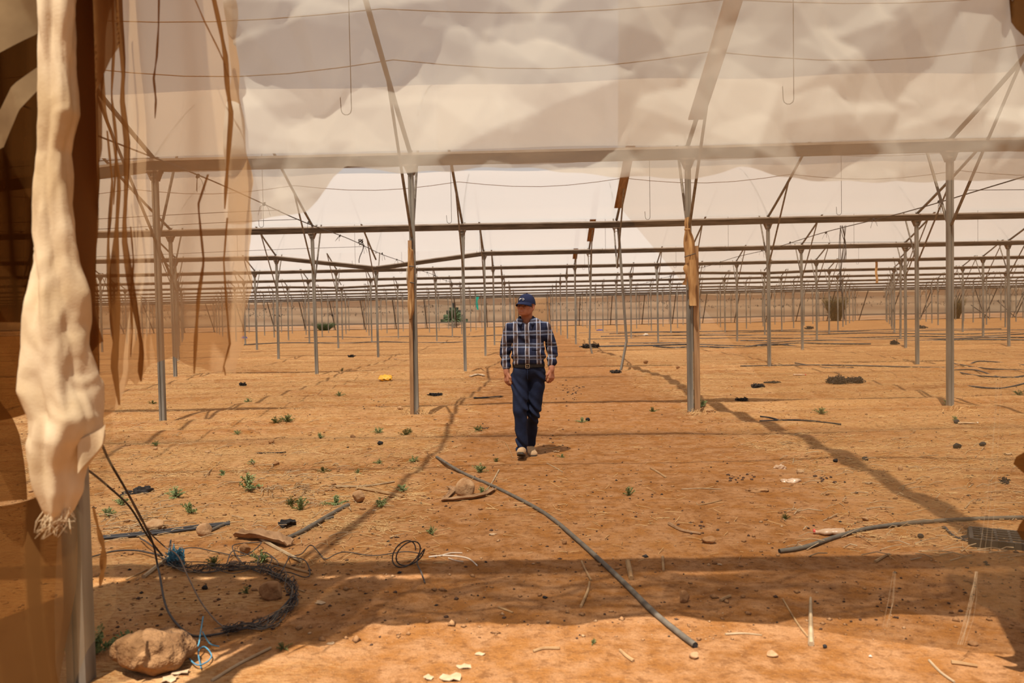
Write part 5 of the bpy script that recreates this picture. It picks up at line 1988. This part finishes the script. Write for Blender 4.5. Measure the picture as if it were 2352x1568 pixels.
# crumpled bags, netting heaps and scraps
def heap(nm, px, py, wpx, hpx, mt, lab, seed, cat, strands=0, rough=.45):
    p = gp(px, py)
    k = F / p.y
    sx, sz = wpx / k / 2, hpx / k
    strands = strands * 3
    V = IV3 if strands == 0 or wpx > 30 else IV2
    Fc = IF3 if V is IV3 else IF2
    q = V * (1 + rough * .6 * wob(V[:, 0], V[:, 1], V[:, 2], 2.2, seed) + rough * .5 * tri(wob(V[:, 0], V[:, 1], V[:, 2], 4, seed + 9) * 5))[:, None]
    q = q * (np.array([sx * .8, sx * .45, sz * .5]) if strands else np.array([sx, sx * .55, sz * .75]))
    q[:, 2] = np.where(q[:, 2] < 0, q[:, 2] * .15, q[:, 2])
    o = put(nm, np_mesh(nm, q, Fc), MT[mt], loc=(p.x, p.y + sx * .3, p.z))
    tag(o, lab, cat)
    if strands:
        m = MB()
        rr = random.Random(seed)
        for i in range(strands):
            a = rr.uniform(0, 2 * PI)
            r_ = rr.uniform(.5, 1.25)
            c = Vector((math.cos(a) * sx * r_ * .7, math.sin(a) * sx * .4 * r_, rr.uniform(0, .6) * sz))
            P = [c + Vector((rr.gauss(0, .35) * sx * .5, rr.gauss(0, .3) * sx * .4, abs(rr.gauss(0, .3)) * sz)) for _ in range(4)]
            m.tube(spl(P, 4), max(.003, .0005 * p.y), 3)
        m.build('loose_strands', MT[mt], o)['kind'] = 'stuff'
    return o


heap('plastic_bag', 325, 1136, 52, 26, 'black', 'black crumpled plastic bag beside the weeds at left', 3, 'bag', 0, .5)
heap('plastic_bag', 290, 1138, 34, 10, 'black', 'flat black end of rubbish left of the crumpled black bag', 6, 'bag')
heap('netting_heap', 1925, 878, 42, 15, 'burnt', 'dark brown netting heap on the right bed, left of two', 11, 'netting', 60)
heap('netting_heap', 1966, 878, 40, 12, 'burnt', 'dark netting heap on the right bed, right of two', 17, 'netting', 50)
heap('netting_heap', 1742, 890, 28, 10, 'burnt', 'small dark netting heap right of the timber plank', 21, 'netting', 40)
heap('netting_heap', 1775, 884, 36, 3, 'burnt', 'thin smear of dark netting behind the small heap', 23, 'netting', 20)
heap('netting_heap', 1358, 798, 40, 9, 'burnt', 'dark netting heap by the bent far post', 27, 'netting', 50)
heap('netting_heap', 1414, 857, 26, 6, 'burnt', 'dark netting at the foot of the crooked post', 29, 'netting', 30)
heap('netting_heap', 557, 884, 18, 8, 'black', 'black scrap heap on the left bed right of the ragged hem', 31, 'rubbish', 14)
heap('netting_heap', 806, 823, 18, 5, 'black', 'black scrap on the far left bed behind the yellow bag', 33, 'rubbish', 14)
heap('netting_heap', 2055, 790, 20, 8, 'black', 'black lump of netting between far right posts', 36, 'netting', 16)
heap('netting_heap', 1860, 757, 20, 6, 'black', 'black netting lump on the far beds at right', 38, 'netting', 10)
heap('netting_heap', 2118, 756, 24, 6, 'black', 'black netting lump on the far beds near the right bush', 40, 'netting', 10)
heap('netting_heap', 1000, 912, 34, 6, 'black', 'scrap of dark rubbish right of the strapped plank', 41, 'rubbish', 20)
heap('netting_heap', 2228, 1236, 34, 8, 'black', 'flat black tyre-like scrap behind the crate', 47, 'rubbish')
heap('netting_heap', 1705, 912, 30, 6, 'black', 'dark rubbish at the straw edge right of the timber plank', 49, 'rubbish', 20)
heap('netting_heap', 2310, 1112, 24, 14, 'black', 'small dark rubbish on the straw above the right hose', 51, 'rubbish', 8)
heap('plastic_bag', 1793, 1076, 26, 13, 'clearplastic', 'whitish crumpled bag on the right of the path', 53, 'bag')
heap('plastic_bag', 1818, 1106, 44, 10, 'clearplastic', 'dusty flattened bag on the straw by the board shadow', 55, 'bag')
heap('plastic_bag', 1742, 1128, 52, 8, 'rock', 'brown flattened bag on the right of the path', 57, 'bag')
heap('scrap', 1483, 768, 12, 5, 'white', 'white scrap far behind the timber plank', 59, 'scrap')
heap('scrap', 1377, 759, 14, 3, 'bluescrap', 'blue scrap on the far beds right of the man', 61, 'scrap')
heap('scrap', 560, 776, 12, 6, 'bluescrap', 'bright blue scrap at the edge of the torn netting', 63, 'scrap')


def leafscrap(px, py, wpx, seed, lab, mt='paper'):
    p = gp(px, py)
    s = wpx / (F / p.y) / 2
    rr = random.Random(seed)
    n = 11
    vs = [(0, 0, .02 * s * 10)]
    for i in range(n):
        a = 2 * PI * i / n
        r_ = s * rr.uniform(.55, 1.1)
        vs.append((r_ * math.cos(a), r_ * .75 * math.sin(a), rr.uniform(.002, .35 * s)))
    o = MB().add(vs, [(0, 1 + i, 1 + (i + 1) % n) for i in range(n)]).build('dry_leaf_scrap', MT[mt], loc=p)
    md = o.modifiers.new('thickness', 'SOLIDIFY')
    md.thickness = .003
    tag(o, lab, 'scrap', 'pale scraps on the ground')


for q, (a, b, w_, lab) in enumerate([(1131, 1228, 20, 'pale scrap on the middle of the path'), (1068, 1532, 40, 'pale curled scrap in the sunlit patch, bottom left'), (985, 1557, 34, 'torn pale scrap at the bottom edge, left of two'),
                                     (1035, 1560, 56, 'torn pale scrap at the bottom edge, right of two'), (1102, 1503, 26, 'pale crumb scrap above the bottom edge scraps'), (1652, 1296, 14, 'pale scrap right of the stubby cane'),
                                     (2315, 1046, 24, 'pale flat scrap on the straw at far right'), (1995, 1106, 22, 'yellowish scrap on the right straw'), (760, 1478, 20, 'white flake in the sunlit patch at left'),
                                     (860, 1172, 14, 'pale flake beside the arch shadow'), (1278, 1038, 18, 'grey flake at the tip of the man\'s shadow'), (415, 1545, 50, 'tan torn scrap right of the big rough rock'), (390, 1562, 50, 'tan torn scrap at the bottom edge by the rock'),
                                     (735, 1385, 26, 'pale flake beside the wire loop'), (1000, 960, 10, 'yellow flake near the left post')]):
    leafscrap(a, b, w_, q + 2, lab)

# ------------------------------------------------------------------ wire bundle and twine at the left
def wire(nm, P, r, mt, lab, cat='wire', n=5):
    o = MB().tube(spl(P, 7), r, n).build(nm, MT[mt], None, True)
    tag(o, lab, cat)
    return o


A = [at(165, 1062, 3.32), at(200, 1078, 3.45), at(250, 1118, 3.8), at(300, 1166, 4.2), at(340, 1232, 4.55), gp(372, 1292, .05)]
wire('steel_cable', A, .0055, 'wire', 'dark cable slanting down from the near post, lower one')
A = [at(232, 1015, 3.4), at(252, 1060, 3.55), at(288, 1122, 3.85), at(330, 1200, 4.3), at(352, 1250, 4.55), at(362, 1300, 4.6), gp(368, 1360, .10), gp(384, 1412, .03), gp(430, 1458, .01), gp(480, 1464, .01), gp(560, 1446, .01), gp(625, 1420, .01), gp(668, 1382, .02)]
wire('steel_cable', A, .0058, 'wire', 'long dark cable sweeping down and round the wire loop')
A = [at(282, 1110, 3.8), at(335, 1210, 4.35), gp(378, 1290, .10), gp(410, 1330, .14), gp(436, 1372, .10), gp(470, 1412, .04), gp(520, 1448, .012), gp(580, 1444, .01), gp(640, 1408, .01)]
wire('steel_cable', A, .0042, 'wirebrown', 'thinner cable crossing inside the wire loop')
g = random.Random(9)
bl = empty('wire_bundle', gp(520, 1320))
tag(bl, 'tangled grey wire bundle curving round the angular rock', 'wire')
path = [(375, 1292), (420, 1312), (480, 1318), (540, 1310), (600, 1314), (640, 1332), (664, 1348), (676, 1372), (672, 1398), (650, 1424), (610, 1442), (560, 1452), (510, 1460)]
bx = bl.location
for s in range(9):
    P = []
    for i, (a, b) in enumerate(path):
        P.append(gp(a + g.gauss(0, 6), b + g.gauss(0, 5), .010 + abs(g.gauss(0, .022))) - bx)
    MB().tube(spl(P, 6), .0026, 4).build('strand', MT['hose' if s % 2 else 'wire'], bl)
m = MB()
for i in range(60):
    t = g.random() * (len(path) - 1.001)
    a, b = path[int(t)], path[int(t) + 1]
    u = t - int(t)
    c = gp(a[0] + (b[0] - a[0]) * u, a[1] + (b[1] - a[1]) * u, .02) - bx
    R = g.uniform(.012, .035)
    ph = g.uniform(0, 6)
    m.tube([c + Vector((R * math.cos(q + ph), R * .7 * math.sin(q + ph), .02 * math.sin(q * 1.3 + ph) + .012)) for q in np.linspace(0, 5.5, 9)], .0022, 3)
m.build('tangle', MT['wire'], bl)['kind'] = 'stuff'
for i, lp in enumerate([[(380, 1276), (440, 1272), (500, 1272), (560, 1280), (600, 1262), (586, 1250), (552, 1252), (534, 1272), (560, 1300), (600, 1320)],
                        [(520, 1302), (535, 1280), (570, 1278), (606, 1283), (625, 1296), (612, 1310), (592, 1300), (604, 1284), (628, 1284), (640, 1300), (622, 1318)],
                        [(640, 1332), (662, 1300), (664, 1282), (692, 1276), (714, 1266), (735, 1276), (748, 1288), (775, 1286), (800, 1272), (860, 1280), (930, 1282), (972, 1276)],
                        [(664, 1282), (700, 1302), (712, 1320), (700, 1330), (660, 1330), (630, 1328)]]):
    P = [gp(a, b, .012 + .03 * (j % 3 == 1)) for j, (a, b) in enumerate(lp)]
    wire('loose_wire', P, .0035, 'wire', ['loose grey wire looping over the small orange rock', 'loose wire ringlets behind the wire bundle', 'long loose wire running right to the coil on the path', 'loose wire arc beside the wire bundle'][i])
P = []
for q in np.linspace(0, 4 * PI, 40):
    P.append(gp(938, 1300) + Vector((.075 * math.cos(q) + .01 * q * .4 - .03, .03 * math.sin(q * 1.2), .075 + .072 * math.sin(q + .3))))
P += [gp(958, 1300, .03), gp(968, 1322, .02), gp(976, 1342, .01)]
wire('wire_coil', P, .0042, 'wire', 'springy coil of wire standing on the path at the shadow edge')
wire('loose_wire', [gp(200, 1285, .01), gp(260, 1272, .02), gp(310, 1270, .02), gp(345, 1280, .03), gp(374, 1290, .04)], .006, 'wire', 'dark ragged wire running left from the batten')
wire('loose_wire', [gp(322, 1244, .02), gp(340, 1262, .05), gp(372, 1290, .05)], .005, 'wire', 'short wire end poking up by the batten')
heap('twine_knot', 402, 1300, 40, 34, 'blue', 'dark blue twine knot on the wire bundle', 71, 'twine', 60, .5)
P = [gp(468, 1464, .10), gp(462, 1490, .08), gp(455, 1510, .05), gp(436, 1506, .03), gp(432, 1518, .02), gp(452, 1536, .02), gp(476, 1530, .02), gp(486, 1514, .02), gp(470, 1500, .03), gp(456, 1512, .03), gp(462, 1540, .012)]
o = wire('blue_twine', P, .0034, 'blue', 'pale blue twine curl hanging below the wire loop', 'twine')
MB().tube(spl([gp(466, 1480, .06), gp(482, 1492, .03), gp(504, 1494, .02)], 6), .003, 5).build('loose_end', MT['blue'], o)

# ------------------------------------------------------------------ straw litter, crumbs: nobody could count them
n = 42000
u = rng.random(n * 3)
Yq = 4.75 * np.exp(u * math.log(62 / 4.75))
Xq = (rng.random(n * 3) * 2 - 1) * (Yq * .66 + .8)
path = np.abs(Xq - .75) < (1.55 + .25 * np.sin(Yq))
bed = .5 + .5 * np.sin(2 * PI * (Yq + .12 * np.sin(Xq * .7)) / 1.15 + 2.3)
prob = np.where(path, .05, .22 + .78 * bed ** 2) * (.35 + .65 * (wob(Xq, Yq, 0, 1.5, 11) > -.25)) * np.where(Yq < 5.6, .5, 1)
keep = np.where(rng.random(n * 3) < prob)[0][:n]
Xq, Yq = Xq[keep], Yq[keep]
n = len(Xq)
Lq = rng.uniform(.02, .12, n) * (1 + .5 * (rng.random(n) < .12)) * np.where(Yq > 16, 1.4, 1)
rq = rng.uniform(.0010, .0024, n) * np.where(Yq > 12, np.minimum(Yq / 12, 2.2), 1)
th = rng.normal(0, .75, n)
z = gh(Xq, Yq) + rq + .003
dx, dy, dzz = np.cos(th) * Lq / 2, np.sin(th) * Lq / 2, rng.normal(0, .08, n) * Lq
nx, ny = -np.sin(th) * rq, np.cos(th) * rq
bz = rng.uniform(-.02, .05, n) * Lq
V = np.stack([np.stack([Xq - dx + nx, Yq - dy + ny, z - dzz], -1), np.stack([Xq - dx - nx, Yq - dy - ny, z - dzz], -1), np.stack([Xq - dx, Yq - dy, z - dzz + rq * 1.5], -1),
              np.stack([Xq + nx, Yq + ny, z + bz], -1), np.stack([Xq - nx, Yq - ny, z + bz], -1), np.stack([Xq, Yq, z + bz + rq * 1.5], -1),
              np.stack([Xq + dx + nx, Yq + dy + ny, z + dzz], -1), np.stack([Xq + dx - nx, Yq + dy - ny, z + dzz], -1), np.stack([Xq + dx, Yq + dy, z + dzz + rq * 1.5], -1)], 1)
b = (np.arange(n) * 9)[:, None]
Q = np.concatenate([b + np.array(q) for q in ((0, 3, 5, 2), (1, 2, 5, 4), (0, 1, 4, 3), (3, 6, 8, 5), (4, 5, 8, 7), (3, 4, 7, 6))])
o = put('straw_litter', np_mesh('straw_litter', V.reshape(-1, 3), Q, False), MT['straw'])
tag(o, 'dry straw litter strewn in bands over the planting beds', 'straw', None, 'stuff')

# thicker broken stalks lying on the straw
m = MB()
rr = random.Random(21)
for q in range(420):
    if q < 90:
        a, b = rr.gauss(660, 60), rr.gauss(1120, 30)
    elif q < 160:
        a, b = rr.gauss(330, 60), rr.gauss(1200, 28)
    elif q < 300:
        a, b = rr.uniform(1780, 2340), rr.uniform(985, 1290)
    else:
        a, b = rr.uniform(280, 900), rr.uniform(960, 1260)
    p = gp(a, b, .006)
    t = rr.gauss(0, .8)
    L = rr.uniform(.05, .20)
    e = Vector((math.cos(t) * L, math.sin(t) * L, rr.uniform(0, .03)))
    m.tube([p, p + e * .5 + Vector((0, 0, rr.uniform(-.002, .02))), p + e], rr.uniform(.002, .0042), 4)
o = m.build('broken_stalks', MT['palestick'])
tag(o, 'broken bleached stalks mixed into the straw of the near beds', 'stalks', None, 'stuff')


def crumbs(n, mt, smin, smax, nm, lab, pathw, y0=3.6, y1=40):
    u = rng.random(n)
    Yc = y0 * np.exp(u * math.log(y1 / y0))
    Xc = (rng.random(n) * 2 - 1) * (Yc * .66 + .6)
    kp = rng.random(n) < np.where(np.abs(Xc - .75) < 1.5, pathw, 1)
    Xc, Yc = Xc[kp], Yc[kp]
    s = rng.uniform(smin, smax, len(Xc)) * (.5 + rng.random(len(Xc)) ** 3)
    base = np.array([(1, 0, 0), (0, 1, 0), (-1, 0, 0), (0, -1, 0), (0, 0, .8), (0, 0, -.5)], float)
    V = base[None] * s[:, None, None] * rng.uniform(.6, 1.3, (len(Xc), 6, 1))
    a = rng.uniform(0, 6, len(Xc))
    c, si = np.cos(a)[:, None], np.sin(a)[:, None]
    Vx = V[..., 0] * c * 1.3 - V[..., 1] * si
    Vy = V[..., 0] * si * 1.3 + V[..., 1] * c
    V = np.stack([Vx + Xc[:, None], Vy + Yc[:, None], V[..., 2] + gh(Xc, Yc)[:, None] + .2 * s[:, None]], -1)
    f = np.array([(0, 1, 4), (1, 2, 4), (2, 3, 4), (3, 0, 4), (1, 0, 5), (2, 1, 5), (3, 2, 5), (0, 3, 5)])
    Q = (np.arange(len(Xc)) * 6)[:, None, None] + f[None]
    o = put(nm, np_mesh(nm, V.reshape(-1, 3), Q.reshape(-1, 3), False), MT[mt])
    tag(o, lab, 'debris', None, 'stuff')


crumbs(5200, 'clod', .003, .011, 'soil_crumbs', 'fine dark soil crumbs scattered over path and beds', .55)
crumbs(7000, 'rock', .004, .017, 'soil_crumbs', 'orange soil crumbs scattered over the beds', .5)
crumbs(3000, 'rockpale', .003, .011, 'pale_grit', 'pale grit and flakes scattered over the ground', .6)

crumbs(1400, 'black', .003, .012, 'dark_flecks', 'dark flecks of old film lying over the beds', .5)
